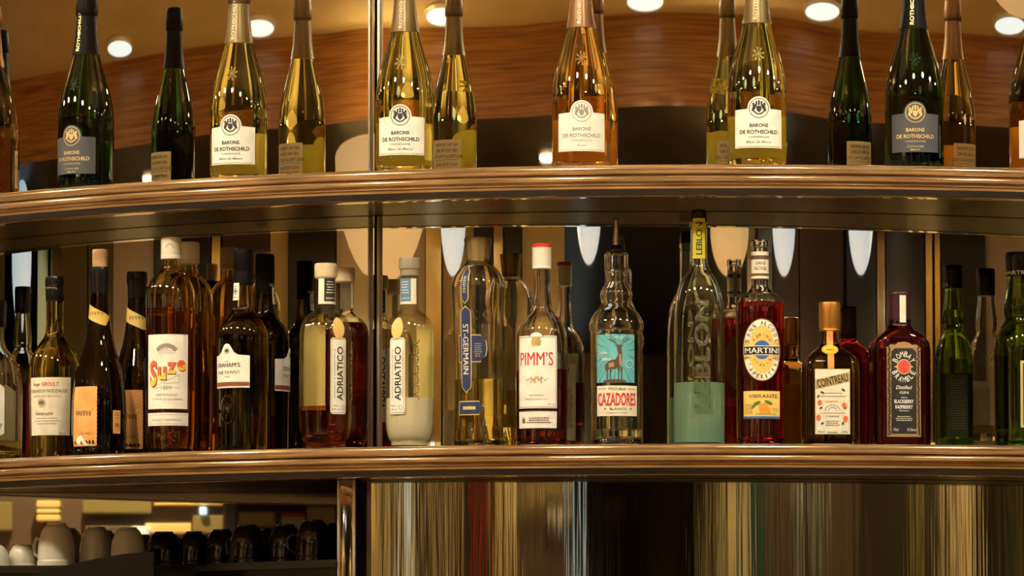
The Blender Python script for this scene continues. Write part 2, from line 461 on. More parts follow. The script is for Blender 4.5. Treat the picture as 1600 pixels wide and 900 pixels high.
bmesh.ops.solidify(bm, geom=bm.faces[:], thickness=.02)
tag(bm_obj('floor', bm, M_FLOOR, smooth=0), 'dark wooden floor', kind='structure')
TOPL = [(22, 126), (92, 114), (158, 101), (238, 86), (293, 76), (348, 68), (388, 63), (458, 58), (515, 52), (571, 44), (640, 44), (714, 43), (758, 42), (820, 39), (879, 33), (945, 24), (1033, 19), (1114, 22), (1202, 26), (1255, 34), (1295, 42), (1339, 48), (1405, 51), (1457, 50), (1523, 54), (1600, 60)]
pts = [refl_z(x, y, HC) for x, y in TOPL]
plan = [(p.x, p.y) for p in pts]
a_s = atan2(plan[0][0] - MX, CY - plan[0][1]); a_e = atan2(plan[-1][0] - MX, CY - plan[-1][1]) 
r_s = math.hypot(plan[0][0] - MX, CY - plan[0][1]); r_e = math.hypot(plan[-1][0] - MX, CY - plan[-1][1])
tail = []
for k in range(1, 25):
    t = k / 25; a = a_e + (2 * pi + a_s - a_e) * t; r = r_e + (r_s - r_e) * t
    tail.append((MX + r * sin(a), CY - r * cos(a)))
plan = smooth_profile(plan + tail + [plan[0]], 3)[:-1]
BAND = .205
v, f = [], []; N = len(plan)
for x, y in plan: v += [(x, y, HC), (x, y, HC - BAND)]
for i in range(N): j = (i + 1) % N; f.append((2 * i, 2 * i + 1, 2 * j + 1, 2 * j))
tag(mesh('trim_1', v, f, M_VENEER, smooth=40), 'curved wood veneer fascia round the raised ceiling', kind='structure')
v, f = [], []
for x, y in plan:
    d = Vector((x - MX, y - CY)).normalized(); v += [(x, y, HC - BAND), (MX + RO * d.x, CY + RO * d.y, HC - BAND)]
for i in range(N): j = (i + 1) % N; f.append((2 * i, 2 * j, 2 * j + 1, 2 * i + 1))
tag(mesh('trim_2', v, f, M_LOWC, smooth=0), 'dark lower ceiling of the surrounding room', kind='structure')
M_WALLD = noise_into(pbr('outer_wall', (.05, .035, .022), .6), (.10, .075, .04), (.22, .16, .08), ns=1.5)
tag(ring_seg('wall_outer', MX, RO, RO + .1, 0, HC, 0, 2 * pi, 72, M_WALLD), 'dark outer wall of the room', kind='structure')

# inner ring of wall panels, columns and curtains
M_CREAM = noise_into(pbr('cream_wall', (.72, .58, .36), .7), (.68, .55, .34), (.76, .62, .40), ns=2)
M_LILAC = pbr('pale_wall', (.62, .52, .42), .7); M_OLIVE = pbr('olive_curtain', (.16, .125, .05), .8)
M_TAN = pbr('tan_wall', (.62, .45, .20), .7); M_DKP = pbr('dark_panel', (.03, .022, .014), .35); M_BRASS = pbr('brass', (.75, .55, .22), .15, 1)
M_BRN = pbr('brown_panel', (.075, .045, .03), .6)
GANG = (radians(-11), radians(8)); RW = 6.5; ZR = HC - BAND
wf = empty('wall_front', (MX, CY, 0)); tag(wf, 'panelled wall across the room seen in the mirrors', kind='structure')
WALL = [(-40, 6, M_OLIVE), (60, 76, M_BRASS), (80, 96, M_BRASS), (96, 136, M_OLIVE), (138, 176, M_OLIVE), (177, 240, M_LILAC), (242, 330, M_DKP), (332, 345, M_BRASS), (347, 420, M_BRN), (422, 450, M_TAN), (452, 524, M_DKP),
        (526, 600, M_CREAM), (602, 664, M_CREAM), (666, 690, M_BRASS), (692, 740, M_TAN), (742, 770, M_DKP), (772, 786, M_BRASS), (788, 814, M_DKP), (816, 882, M_TAN), (884, 904, M_DKP), (906, 952, M_TAN),
        (1084, 1108, M_DKP), (1110, 1165, M_CREAM), (1167, 1180, M_CHROME), (1184, 1206, M_DKP), (1208, 1248, M_BRN), (1250, 1318, M_BRN), (1322, 1368, M_DKP), (1370, 1382, M_CHROME), (1384, 1444, M_DKP), (1446, 1456, M_BRASS), (1460, 1468, M_BRASS), (1470, 1538, M_DKP), (1540, 1620, M_LILAC), (1622, 1700, M_DKP)]
for i, (x0, x1, m) in enumerate(WALL):
    p0, p1 = refl_r(x0, 450, RW), refl_r(x1, 450, RW)
    a0, a1 = atan2(p0.x - MX, CY - p0.y), atan2(p1.x - MX, CY - p1.y)
    if max(a0, a1) > GANG[0] and min(a0, a1) < GANG[1]:
        p0, p1 = refl_r(x0, 450, RO - .1), refl_r(x1, 450, RO - .1); a0, a1 = atan2(p0.x - MX, CY - p0.y), atan2(p1.x - MX, CY - p1.y)
        o = ring_seg('panel', MX, RO - .14, RO - .01, 0, ZR, a0, a1, 3, m, wf); o.location = (-MX, -CY, 0); continue
    rr = RW - (.10 if m in (M_DKP, M_BRASS, M_CHROME) else 0)
    o = ring_seg('panel', MX, rr, rr + .12, 0, ZR, a0, a1, max(2, int(abs(a1 - a0) * 16)), m, wf); o.location = (-MX, -CY, 0)

# lower screens, curtains and windows below head height (they show in the metal drum)
M_WIN = pbr('window_light', (.6, .75, .85), .5, emit=(.55, .80, 1.0), es=.8); M_DGRN = pbr('dark_green', (.015, .05, .035), .5); M_REDP = pbr('red_board', (.40, .015, .012), .5); M_GRYB = pbr('grey_curtain', (.30, .31, .30), .7)
LOW = [(563, 574, M_OLIVE), (576, 588, M_TAN), (590, 600, M_DKP), (601, 607, M_CREAM), (608, 622, M_DKP), (623, 630, M_CREAM), (632, 640, M_WIN), (642, 650, M_CREAM), (654, 668, M_DKP), (670, 676, M_TAN), (678, 692, M_DKP), (693, 700, M_CREAM), (709, 716, M_TAN), (718, 738, M_DKP), (743, 750, M_REDP), (756, 775, M_DKP), (776, 782, M_TAN), (784, 790, M_DKP), (791, 799, M_CREAM), (801, 868, M_DKP),
       (870, 904, M_WIN), (906, 940, M_BRN), (942, 952, M_GRYB), (1086, 1094, M_CREAM), (1096, 1104, M_DKP), (1105, 1111, M_TAN), (1112, 1118, M_DKP), (1119, 1124, M_CREAM), (1126, 1132, M_DKP), (1133, 1140, M_CREAM), (1141, 1150, M_TAN), (1168, 1196, M_DGRN), (1198, 1226, M_BRN), (1228, 1240, M_DKP), (1242, 1250, M_GRYB), (1252, 1276, M_DKP), (1278, 1284, M_GRYB), (1286, 1318, M_BRN), (1320, 1342, M_BRN), (1344, 1424, M_DKP), (1426, 1440, M_OLIVE), (1442, 1470, M_DKP), (1472, 1478, M_CREAM), (1480, 1488, M_DKP), (1490, 1498, M_CREAM), (1504, 1522, M_CREAM), (1532, 1566, M_DKP), (1568, 1576, M_OLIVE), (1578, 1590, M_DGRN), (1592, 1650, M_OLIVE)]
lw_ = empty('wall_screen', (MX, CY, 0)); tag(lw_, 'low screens and curtains in front of the panelled wall', kind='structure')
def drum_ang(x, rad):
    P, r = reflected(x, 830, RML); ox, oy = P.x - MX, P.y - CY
    a = r.x ** 2 + r.y ** 2; b = ox * r.x + oy * r.y; c = ox * ox + oy * oy - rad * rad
    q = P + r * ((-b + sqrt(b * b - a * c)) / a); return atan2(q.x - MX, CY - q.y)
for x0, x1, m in LOW:
    a0, a1 = drum_ang(x0, 6.2), drum_ang(x1, 6.2)
    rr = 6.2
    if max(a0, a1) > GANG[0] and min(a0, a1) < GANG[1]:        # the open gangway: these stand at the outer wall
        rr = RO - .3; a0, a1 = drum_ang(x0, rr), drum_ang(x1, rr)
    o = ring_seg('panel', MX, rr, rr + .06, 0, 2.05 if rr < 7 else 2.3, a0, a1, max(1, int(abs(a1 - a0) * 16)), m, lw_); o.location = (-MX, -CY, 0)

# globe lamps and bowl pendants hanging in the room
M_GLOBE = pbr('globe_glow', (.8, .9, 1), .4, emit=(.50, .72, .95), es=.72)
M_BOWL = pbr('bowl_shade', (.8, .68, .46), .6, emit=(1.0, .74, .40), es=.32)
def refl_at(x, y, rad): return refl_r(x, y, rad)
def globe(x, y, w, lb, rad=5.4):
    c = refl_r(x, y, rad); l = refl_r(x - w / 2, y, rad); rt = refl_r(x + w / 2, y, rad); r = (l - rt).length / 2
    e = empty('globe_lamp', (c.x, c.y, c.z)); tag(e, lb, 'lamp', 'globe lamps of the room')
    lathe('globe', [(r * sin(t), r - r * cos(t)) for t in [pi * k / 14 for k in range(15)]], M_GLOBE, e, 20)
    zt = ZR - c.z
    if zt > 2 * r: lathe('stem', [(0, 2 * r - .01), (.012, 2 * r - .01), (.012, zt), (.06, zt - .001), (0, zt)], M_BRASS, e, 10)
for x, y, w, lb in ((33, 520, 30, 'pale blue globe lamp at the far left of the room'), (708, 432, 40, 'pale blue globe lamp mirrored behind the navy-labelled carafe bottle'), (920, 414, 40, 'pale blue globe lamp mirrored between the red-capped and the teal-labelled bottle'),
                    (1225, 432, 36, 'pale blue globe lamp mirrored just right of the red aperitif bottle'), (1345, 430, 40, 'pale blue globe lamp mirrored left of the purple square bottle')):
    globe(x, y, w, lb)
def bowl(x, y, w, lb, rad=4.9, ZR=ZR):
    c = refl_r(x, y, rad); l = refl_r(x - w / 2, y, rad); rt = refl_r(x + w / 2, y, rad)
    bowl_at(c, (l - rt).length / 2, lb, ZR)
def bowl_at(c, r, lb, ZR):
    e = empty('bowl_pendant', (c.x, c.y, c.z)); tag(e, lb, 'lamp', 'cream bowl pendants of the room')
    h = min(r * .55, ZR - c.z - .02)
    q = [(r * sin(t), h * (1 - cos(t))) for t in [pi / 2 * k / 10 for k in range(11)]]
    lathe('shade', q + [(a * .97, b + .006) for a, b in q[::-1]], M_BOWL, e, 32)
    lathe('stem', [(0, .02), (.015, .02), (.015, ZR - c.z), (0, ZR - c.z)], M_BRASS, e, 10)
    li = bpy.data.lights.new('bowl_light', 'POINT'); li.energy = P_BOWL; li.color = WARM; li.shadow_soft_size = .05
    lo = bpy.data.objects.new('bowl_light', li); C.objects.link(lo); lo.location = (c.x + .05, c.y, c.z + h * .6)
bowl(598, 442, 150, 'large cream bowl pendant mirrored at the panel seam')
bowl(1140, 432, 60, 'cream bowl pendant mirrored right of the tall clear bottle')

for a, nm in ((-80, 'leftmost'), (-45, 'second from the left'), (-8, 'middle one'), (62, 'rightmost')):  # extra bowls out of view, added to light the raised ceiling
    aa = radians(a); bowl_at(Vector((MX + 2.0 * sin(aa), CY - 2.0 * cos(aa), HC - .22)), .24, 'added unseen cream bowl uplight lighting the raised ceiling before the bar, ' + nm, HC)
bowl(1606, 26, 150, 'cream bowl uplight mirrored in the top right corner', 3.1, HC)

# ------------------------------------------------------------------ downlights in the raised ceiling
M_LENS = pbr('downlight_lens', (.8, .88, 1), .4, emit=(.60, .80, .95), es=1.25); M_LENSW = pbr('wall_lens', (.9, .85, .75), .4, emit=(1.0, .86, .62), es=28); M_LENSS = pbr('spot_lens', (.9, .85, .75), .4, emit=(1.0, .90, .72), es=75)  # wall and spot lens glow raised for glints on the glass
M_TRIM = pbr('downlight_trim', (.75, .68, .55), .3, .5)
def downlight(x, y, power, lb, r=.11, spot=70, aim=None, col=WARM, grp='recessed downlights in the raised ceiling', zc=HC):
    e = empty('downlight', (x, y, zc - .012)); tag(e, lb, 'downlight', grp)
    lathe('lens', [(0, 0), (r * .95, 0), (r * .95, .012), (0, .012)], M_LENSS if aim else (M_LENSW if zc < HC else M_LENS), e, 32)
    lathe('trim_ring', [(r * .95, .012), (r * .95, -.001), (r, -.002), (r * 1.08, .006), (r * 1.08, .012)], M_TRIM, e, 24)
    li = bpy.data.lights.new('downlight', 'SPOT'); li.energy = power; li.color = col; li.spot_size = radians(spot * 2); li.spot_blend = .8; li.shadow_soft_size = .025
    lo = bpy.data.objects.new('downlight_light', li); C.objects.link(lo); lo.location = (x, y, zc - .03)
    if aim is not None: lo.rotation_euler = (Vector(aim) - lo.location).to_track_quat('-Z', 'Y').to_euler()
seen = [(187, 76), (405, 44), (692, 26), (1008, 3), (1285, 18), (1578, 40)]
names = ['far left, mirrored beside the dark green bottle', 'mirrored behind the left gold bottle', 'mirrored behind the bottle right of the seam', 'mirrored above the rosy bottle gap', 'mirrored right of the third gold bottle', 'mirrored at the right edge']
for (x, y), nm in zip(seen, names):
    p = refl_z(x, y, HC - .012); downlight(p.x, p.y, P_DOWN, 'recessed ceiling downlight ' + nm, r=.165, spot=58)
for k, a in enumerate((-76, -58, -42, -26, -10, 6, 22, 38, 56)):  # unseen spots added to light the bottle fronts and give glints
    aa = radians(a); x, y = MX + 2.75 * sin(aa), CY - 2.75 * cos(aa)
    t = pol(CX, 1.65, aa, (ZU + ZL) / 2 + .1)
    downlight(x, y, P_SPOT, 'added unseen ceiling spotlight nearest the bar aimed at the bottles, ' + ('leftmost of nine', 'second from the left', 'third from the left', 'fourth from the left', 'middle one', 'fourth from the right', 'third from the right', 'second from the right', 'rightmost of nine')[k], r=.10, spot=38, aim=t, col=(1, .90, .68), grp='added spotlights aimed at the bar')
# downlights added in the lower ceiling to brighten the panelled wall
for k, a in enumerate((-100, -66, -34, -13, 14, 30, 62)):
    aa = radians(a); x, y = MX + 5.6 * sin(aa), CY - 5.6 * cos(aa)
    downlight(x, y, P_ROOM, 'added wall-washing downlight in the dark lower ceiling, ' + ('leftmost of seven', 'second from the left', 'third from the left', 'left of the gangway', 'right of the gangway', 'second from the right', 'rightmost of seven')[k], r=.09, spot=78, grp='added downlights along the panelled wall', zc=ZR)

# ------------------------------------------------------------------ open bay at lower left: mirror, post, coffee machine, cups
YN = .66
bm = bmesh.new(); box(bm, -1.5, -.275, YN, YN + .01, ZB, ZL - TH)
tag(bm_obj('bay_mirror', bm, M_MIRROR), 'flat mirror at the back of the bay behind the cups', 'mirror')
pp = on_circle(542, R - .075)
po = empty('steel_post', (pp.x, pp.y, ZB)); tag(po, 'upright polished steel post under the lower shelf right of the cups', 'post')
for nm, x0, x1, y0, y1, m in (('face', -.0105, .0105, 0, .03, M_CHROME), ('edge_strip', -.0145, -.0105, -.004, .034, M_SATIN), ('edge_strip', .0105, .0145, -.004, .034, M_SATIN)):
    bm = bmesh.new(); box(bm, x0, x1, y0, y1, 0, ZL - TH - ZB, .001); bm_obj(nm, bm, m, po)
bm = bmesh.new(); box(bm, .0145, .0155, .01, .045, 0, ZL - TH - ZB); bm_obj('side_panel', bm, M_DARKW, po)
ZT = CAMZ + .30
cmach = empty('coffee_machine', (-.6, .7, ZB)); tag(cmach, 'black coffee machine top with a warming tray and curved lid, lower left', 'coffee machine')
def slab(name, pl, z0, z1, m, parent):
    n = len(pl); v = [(x, y, z0) for x, y in pl] + [(x, y, z1) for x, y in pl]
    f = [tuple(range(n))[::-1], tuple(range(n, 2 * n))] + [(i, (i + 1) % n, n + (i + 1) % n, n + i) for i in range(n)]
    o = mesh(name, v, f, m, parent, 30); o.location = -parent.location; return o
e0 = on_plane(245, 882, .46); e1 = on_plane(524, 862, .16); eL = on_plane(-90, 880, .50)
slab('body', [(eL.x, .52), (e0.x, .48), (e1.x, .20), (e1.x, .63), (eL.x, .63)], ZB, ZT - .012, M_BLACK, cmach)
slab('cup_tray', [(eL.x, .48), (e0.x - .02, .45), (e0.x, .45), (e1.x, .16), (e1.x, .65), (eL.x, .65)], ZT - .012, ZT, pbr('tray_dark', (.03, .025, .02), .25, .6), cmach)
ld = [on_plane(x, y, .33) for x, y in ((20, 912), (45, 900), (75, 891), (110, 882), (150, 873), (190, 866), (225, 862.5), (240, 862))]
v = []; n = len(ld)
for yy in (.33, .42): v += [(p.x, yy, p.z) for p in ld] + [(p.x, yy, ZB) for p in ld]
f = []
for i in range(n - 1):
    f += [(i, n + i, n + i + 1, i + 1), (2 * n + i, 2 * n + i + 1, 3 * n + i + 1, 3 * n + i), (i, i + 1, 2 * n + i + 1, 2 * n + i)]
f += [(0, 2 * n, 3 * n, n), (n - 1, 2 * n - 1, 4 * n - 1, 3 * n - 1)]
o = mesh('lid', v, f, M_BLACK, cmach, 60); o.location = -cmach.location
M_CUPW = pbr('white_china', (.66, .61, .46), .22, coat=.3); M_CUPK = pbr('black_china', (.012, .010, .008), .15, coat=.4)
def cup(x, Y, w, h, m, lb, grp, z=ZT, rz=0.5, handle=True):
    p = on_plane(x, 870, Y); k = (Y + DIST) / F
    r = w / 2 * k; h = h * k
    e = empty('coffee_cup', (p.x, p.y, z + .0008)); tag(e, lb, 'cup', grp); e.rotation_euler.z = rz
    q = smooth_profile([(r * .985, 0), (r, .002), (r * 1.0, h * .12), (r * .965, h * .15), (r * .97, h * .18), (r * .955, h * .45), (r * .84, h * .72), (r * .66, h * .90), (r * .52, h * .96)], 3)
    lathe('body', [(r * .93, .0005)] + q + [(0, h * .96)], m, e, 32, None, 60)
    lathe('foot_ring', [(r * .50, h * .95), (r * .50, h), (r * .42, h), (r * .40, h * .955)], m, e, 28)
    if handle:
        hv, hf = tube([(r * .93, 0, h * .62), (r * 1.25, 0, h * .66), (r * 1.42, 0, h * .5), (r * 1.36, 0, h * .3), (r * .97, 0, h * .2)], .0035); mesh('handle', hv, hf, m, e, 60)
WC = 'white cups upside down on the machine'; KC = 'dark cups upside down on the machine'
cup(88, .55, 60, 68, M_CUPW, 'largest white upturned cup in front of the bay mirror', WC, rz=2.6)
cup(150, .575, 54, 63, M_CUPW, 'white upturned cup in the shade right of the biggest one', WC, rz=1.5)
cup(200, .50, 56, 60, M_CUPW, 'white upturned cup with flat foot nearest the dark cups', WC, rz=1.9)
cup(36, .59, 48, 36, M_CUPW, 'low white upturned cup just left of the biggest cup', WC, rz=2.2, handle=False)
cup(-8, .56, 46, 34, M_CUPW, 'low white upturned cup cut off by the left edge', WC, rz=2.2, handle=False)
for i, (x, Y, w, h, lb) in enumerate(((256, .60, 58, 56, 'leftmost dark upturned cup beside the white ones'), (303, .585, 50, 56, 'second dark upturned cup from the white cups'), (346, .54, 54, 58, 'third dark upturned cup from the white cups'), (386, .44, 58, 62, 'middle dark upturned cup with a lit rim edge'),
        (412, .60, 44, 60, 'dark upturned cup standing back behind the middle ones'), (446, .42, 56, 62, 'third dark upturned cup from the steel post'), (490, .33, 60, 66, 'large dark upturned cup near the steel post'), (515, .56, 46, 68, 'dark upturned cup right beside the steel post'))):
    cup(x, Y, w, h, M_CUPK, lb, KC, rz=1.6 + .3 * i, handle=i in (0, 3, 6))
# far sideboard mirrored in the bay
YS = -4.25
def fm(x, y): p = on_plane(x, y, 2 * YN - YS); return p.x, p.z
def board(sb, ys, name, x0, x1, y0, y1, d0, d1, m, z0=None):
    p = on_plane(x0, y0, 2 * YN - ys); q = on_plane(x1, y1, 2 * YN - ys)
    bm = bmesh.new(); box(bm, p.x, q.x, ys - d1, ys - d0, q.z if z0 is None else z0, p.z, .004); o = bm_obj(name, bm, m, sb, 0); o.location = -sb.location
# (the boards face the bar; the gangway before the camera stays open)
for nm_, ys, xr, lbl, items in (('far_sideboard', YS, (-70, 352), 'far sideboard wall with louvres, boards and lamp, mirrored behind the white cups',
        ((-40, 20, 785, 830, M_OLIVE, 'board'), (58, 95, 783, 794, M_TAN, 'louvre'), (58, 95, 796, 803, M_TAN, 'louvre'), (58, 95, 805, 815, M_TAN, 'louvre'), (130, 238, 776, 803, M_OLIVE, 'board'), (134, 226, 822, 838, M_BRN, 'rail'), (240, 350, 786, 791, M_BRASS, 'rail'),
         (302, 350, 806, 834, M_OLIVE, 'board'), (228, 300, 818, 834, M_TAN, 'board'), (242, 350, 777, 784, M_DKP, 'rail'))),
        ('back_sideboard', -10.45, (368, 528), 'sideboard at the outer wall with small red-topped board, mirrored behind the dark cups',
        ((374, 430, 800, 822, M_TAN, 'board'), (376, 526, 780, 788, M_DKP, 'rail'), (440, 476, 800, 806, M_RED, 'strip'), (440, 476, 807, 830, M_CREAM, 'board'), (480, 524, 792, 826, M_TAN, 'board')))):
    sb_ = empty(nm_, (-1.0, ys, 0)); tag(sb_, lbl, 'sideboard')
    board(sb_, ys, 'backing', xr[0], xr[1], 760, 900, .02, .06, M_BRN, 0)
    for x0, x1, y0, y1, m, nm in items: board(sb_, ys, nm, x0, x1, y0, y1, -.03, .02, m)
    if nm_ == 'far_sideboard':
        sb = sb_; board(sb_, ys, 'screen', 313, 325, 793, 806, -.05, -.03, pbr('screen_glow', (.3, .5, .7), .4, emit=(.45, .75, 1), es=1.0))
X, Z = fm(222, 852); k = (2 * YN - YS + DIST) / F
lathe('table_lamp', [(0, 0), (7 * k, 0), (15 * k, 26 * k), (14 * k, 28 * k), (0, 28 * k)], pbr('lamp_glow', (.9, .9, .85), .5, emit=(.9, .92, .85), es=.7), sb, 20).location = (X + 1.0, .04, Z)
for k, a in enumerate((-13, 9)):  # pair added to brighten the outer wall behind the gangway
    aa = radians(a); downlight(MX + 11.7 * sin(aa), CY - 11.7 * cos(aa), P_ROOM * .7, 'added downlight before the dark outer wall, ' + ('left', 'right')[k] + ' of the gangway', r=.09, spot=75, grp='added downlights along the panelled wall', zc=ZR)
downlight(-.85, -3.3, P_ROOM * .2, 'added downlight before the far sideboard in the dark lower ceiling', r=.09, spot=75, grp='added downlights along the panelled wall', zc=HC)  # extra lamp put in to light the sideboard

# ------------------------------------------------------------------ champagne bottles on the upper shelf
G_GREEN = glass('green_glass', (.03, .11, .035)); G_YEL = glass('gold_champagne_glass', (.99, .91, .32), 1.38); G_ROSE = glass('rose_champagne_glass', (1.0, .66, .22), 1.38)
M_FOILG = pbr('gold_foil', (.15, .105, .045), .36, .8); M_FOILK = pbr('black_foil', (.006, .005, .005), .4, 0, spec=.08); M_FOILR = pbr('rose_foil', (.19, .10, .045), .36, .8)
M_DKLAB = pbr('slate_label', (.06, .06, .065), .55); M_LABW = noise_into(pbr('label_ivory', (.84, .80, .68), .5), (.74, .70, .57), (.80, .76, .64), ns=50)
M_BACKL = pbr('back_paper', (.62, .50, .28), .6); M_BACKO = pbr('back_paper_rose', (.62, .40, .18), .6)
CH_BODY = [(17, 0), (19, 25), (22.5, 47), (30, 73), (35.5, 91), (40.5, 110), (44.3, 131), (46, 150), (46, 200), (46, 246)]
CH_FOIL = [(23.6, 46), (19.8, 25), (17.5, 0), (16.6, -14), (16.4, -17), (18.2, -20), (18.4, -34), (17.2, -42), (16, -52), (13, -56)]
def star(b, m):
    p = Print()
    for k in range(8):
        t = 2 * pi * k / 8 + .2
        for d, w in ((5, 1.3), (9, 1.9)):
            p.ell(d * cos(t), -97 + d * 1.05 * sin(t), 2.6, w * .8, 8, t)
    p.ell(0, -97, 2.4, 2.4, 10)
    o = p.lay('embossed_star', m, b.root, b.wrap(.0016, 0), 3)
    sm = o.modifiers.new('s', 'SOLIDIFY'); sm.thickness = .0025; sm.offset = 0
    return o
REF = None
def champagne(x, inset, kind, rot, label, text2, emboss=True):
    global REF
    b = Bottle('champagne_bottle', label, x, inset, 'U', rot, 'champagne bottles on the upper shelf', REF)
    if REF is None: REF = b
    g = {'dark': G_GREEN, 'gold': G_YEL, 'rose': G_ROSE}[kind]; fo = {'dark': M_FOILK, 'gold': M_FOILG, 'rose': M_FOILR}[kind]
    b.glass_body(CH_BODY, g, base_in=0)
    foil = b.turned('foil', CH_FOIL, fo, 3)
    t = Print().text('ROTHSCHILD', 0, -10, 62, 5, .015, rot=pi / 2)
    rf = lambda u, w: Vector(((b.foilr(w) + .0006) * sin(b.rot + (u - 3) * b.S / .018), -(b.foilr(w) + .0006) * cos(b.rot + (u - 3) * b.S / .018), b.Z(-w)))
    fp = smooth_profile([(r * b.S, b.Z(y)) for r, y in CH_FOIL], 3)
    def foilr(w):
        z = b.Z(-w)
        for (r1, z1), (r2, z2) in zip(fp, fp[1:]):
            if min(z1, z2) <= z <= max(z1, z2): return r1 + (r2 - r1) * ((z - z1) / ((z2 - z1) or 1))
        return .018
    b.foilr = foilr
    t.lay('lettering', M_GOLD if kind == 'dark' else M_PAPER, foil, rf, 3)
    if emboss: star(b, {'dark': pbr('star_green', (.05, .14, .05), .15, 0, .8), 'gold': pbr('star_gold', (.9, .78, .3), .12, 0, .75), 'rose': pbr('star_rose', (.95, .6, .25), .12, 0, .75)}[kind])
    # label: rectangle with a round medallion rising at the top
    p = Print()
    top, bot, hw = (-183, -242, 41)
    arc_ = [(18 * cos(t), -181 + 18 * sin(t)) for t in [radians(8 + 164 * k / 20) for k in range(21)]]
    p.poly([(-hw, bot), (hw, bot), (hw, top), (18.5, top + 1)] + arc_[1:-1] + [(-18.5, top + 1), (-hw, top)])
    lab = b.label(p, M_DKLAB if kind == 'dark' else M_LABW, label='slate grey label' if kind == 'dark' else 'ivory label with a round medallion', parent=None)
    ink = M_GOLD if kind == 'dark' else (M_INK if kind == 'gold' else M_GREY)
    q = Print().crest(0, -181, 15.5)
    q.text('BARONS', 0, -207.5, 29, 5.4, .025).text('DE ROTHSCHILD', 0, -217.5, 62, 5.8, .025).text('CHAMPAGNE', 0, -225.5, 32, 2.8, .0)
    q.text(text2[0], 0, -233.0, text2[1], 3.6, 0, .35)
    if text2[2]: q.text(text2[2], 0, -238.6, 15, 2.6)
    else: q.rect(-38, 38, -240.2, -239.7)
    b.ink(q, ink, lab)
    # back label, read in the mirror
    bl = b.label(Print().rect(-30, 30, -247, -186), M_BACKO if kind == 'rose' else M_BACKL, 180, name='back_label')
    q = Print()
    for k, tx in enumerate(('NE PAS VENDRE', 'NE PAS BOIRE', 'BOUTEILLE FACTICE')): q.text(tx, 0, -194 - 9.5 * k, None if k else 46, 5, .012)
    q.rect(-25, 25, -219, -218.4)
    for k, tx in enumerate(('NOT FOR SALE', 'DO NOT OPEN')): q.text(tx, 0, -226 - 9 * k, 44, 5, .012)
    b.ink(q, M_BROWNINK, bl, 180)
    return b
champagne(1430, .115, 'dark', -2, 'dark green champagne bottle with slate label, right part of upper shelf', ('Concordia', 26, 'BRUT'))
champagne(133, .105, 'dark', -27, 'dark green champagne bottle with slate label turned left, left part of upper shelf', ('Concordia', 26, 'BRUT'))
champagne(372, .125, 'gold', -14, 'gold champagne bottle with cream label, leftmost gold one on upper shelf', ('Blanc de Blancs', 40, ''))
champagne(632, .10, 'gold', -8, 'gold champagne bottle with pale label just right of the mirror seam', ('Blanc de Blancs', 40, ''))
champagne(908.5, .11, 'rose', 0, 'orange-pink champagne bottle with white label in the middle of upper shelf', ('Ros\u00e9', 14, ''))
champagne(1184, .075, 'gold', 1, 'gold champagne bottle with white label, rightmost gold one on upper shelf', ('Blanc de Blancs', 40, ''))
champagne(-17, .10, 'rose', -75, 'orange-pink champagne bottle cut off by the left edge of the photo', ('Ros\u00e9', 14, ''))
champagne(1624, .15, 'rose', 5, 'orange-pink champagne bottle cut off by the right edge of the photo', ('Ros\u00e9', 14, ''))
champagne(-150, .10, 'dark', -30, 'dark green champagne bottle past the left edge, seen only in the mirror', ('Concordia', 26, 'BRUT'))

# ------------------------------------------------------------------ spirits on the lower shelf
G_CLEAR = glass('clear_glass', (.97, .96, .90)); G_SMOKE = glass('olive_glass', (.34, .27, .08)); G_DARK = glass('dark_bottle_glass', (.045, .035, .012))
G_THIN = thin_glass('thin_clear_glass', (.97, .96, .90)); G_AMB = glass('amber_clear_glass', (.94, .80, .42))
def liq(n, c): return glass('liquid_' + n, c, 1.34)
SP = 'spirit bottles on the lower shelf'



# 0 clear bottle at the left edge
b = Bottle('spirit_bottle', 'clear round bottle with black stopper and outlined label at the left edge', -8, .09, 'L', 0, SP)
BODY0 = [(15, 480), (15.5, 530), (20, 545), (33, 562), (42, 585), (45, 615), (45, 660), (44, 706)]
b.glass_body(BODY0, G_CLEAR, 3, 690, liq('pale_yellow', (.95, .85, .4)))
b.turned('stopper', [(17, 512), (18, 510), (18, 486), (19, 484), (19, 472), (18, 470)], M_BLACK)
p = Print().poly([(-22, -688), (0, -690), (21, -680), (21, -608), (8, -598), (-22, -598)])
lb = b.label(p, M_WHITE, 0)
p = Print().line([(-22, -688), (0, -690), (21, -680), (21, -608), (8, -598), (-22, -598)], 1.0).tiny(2, -612, 26, 3).text('N\u00b0 7', 8, -668, 18, 7)
b.ink(p, M_INK, lb)
b.label(Print().poly([(-22, -690), (0, -700), (22, -690), (22, -610), (0, -598), (-22, -610)]), M_PAPER, 160, name='back_label')
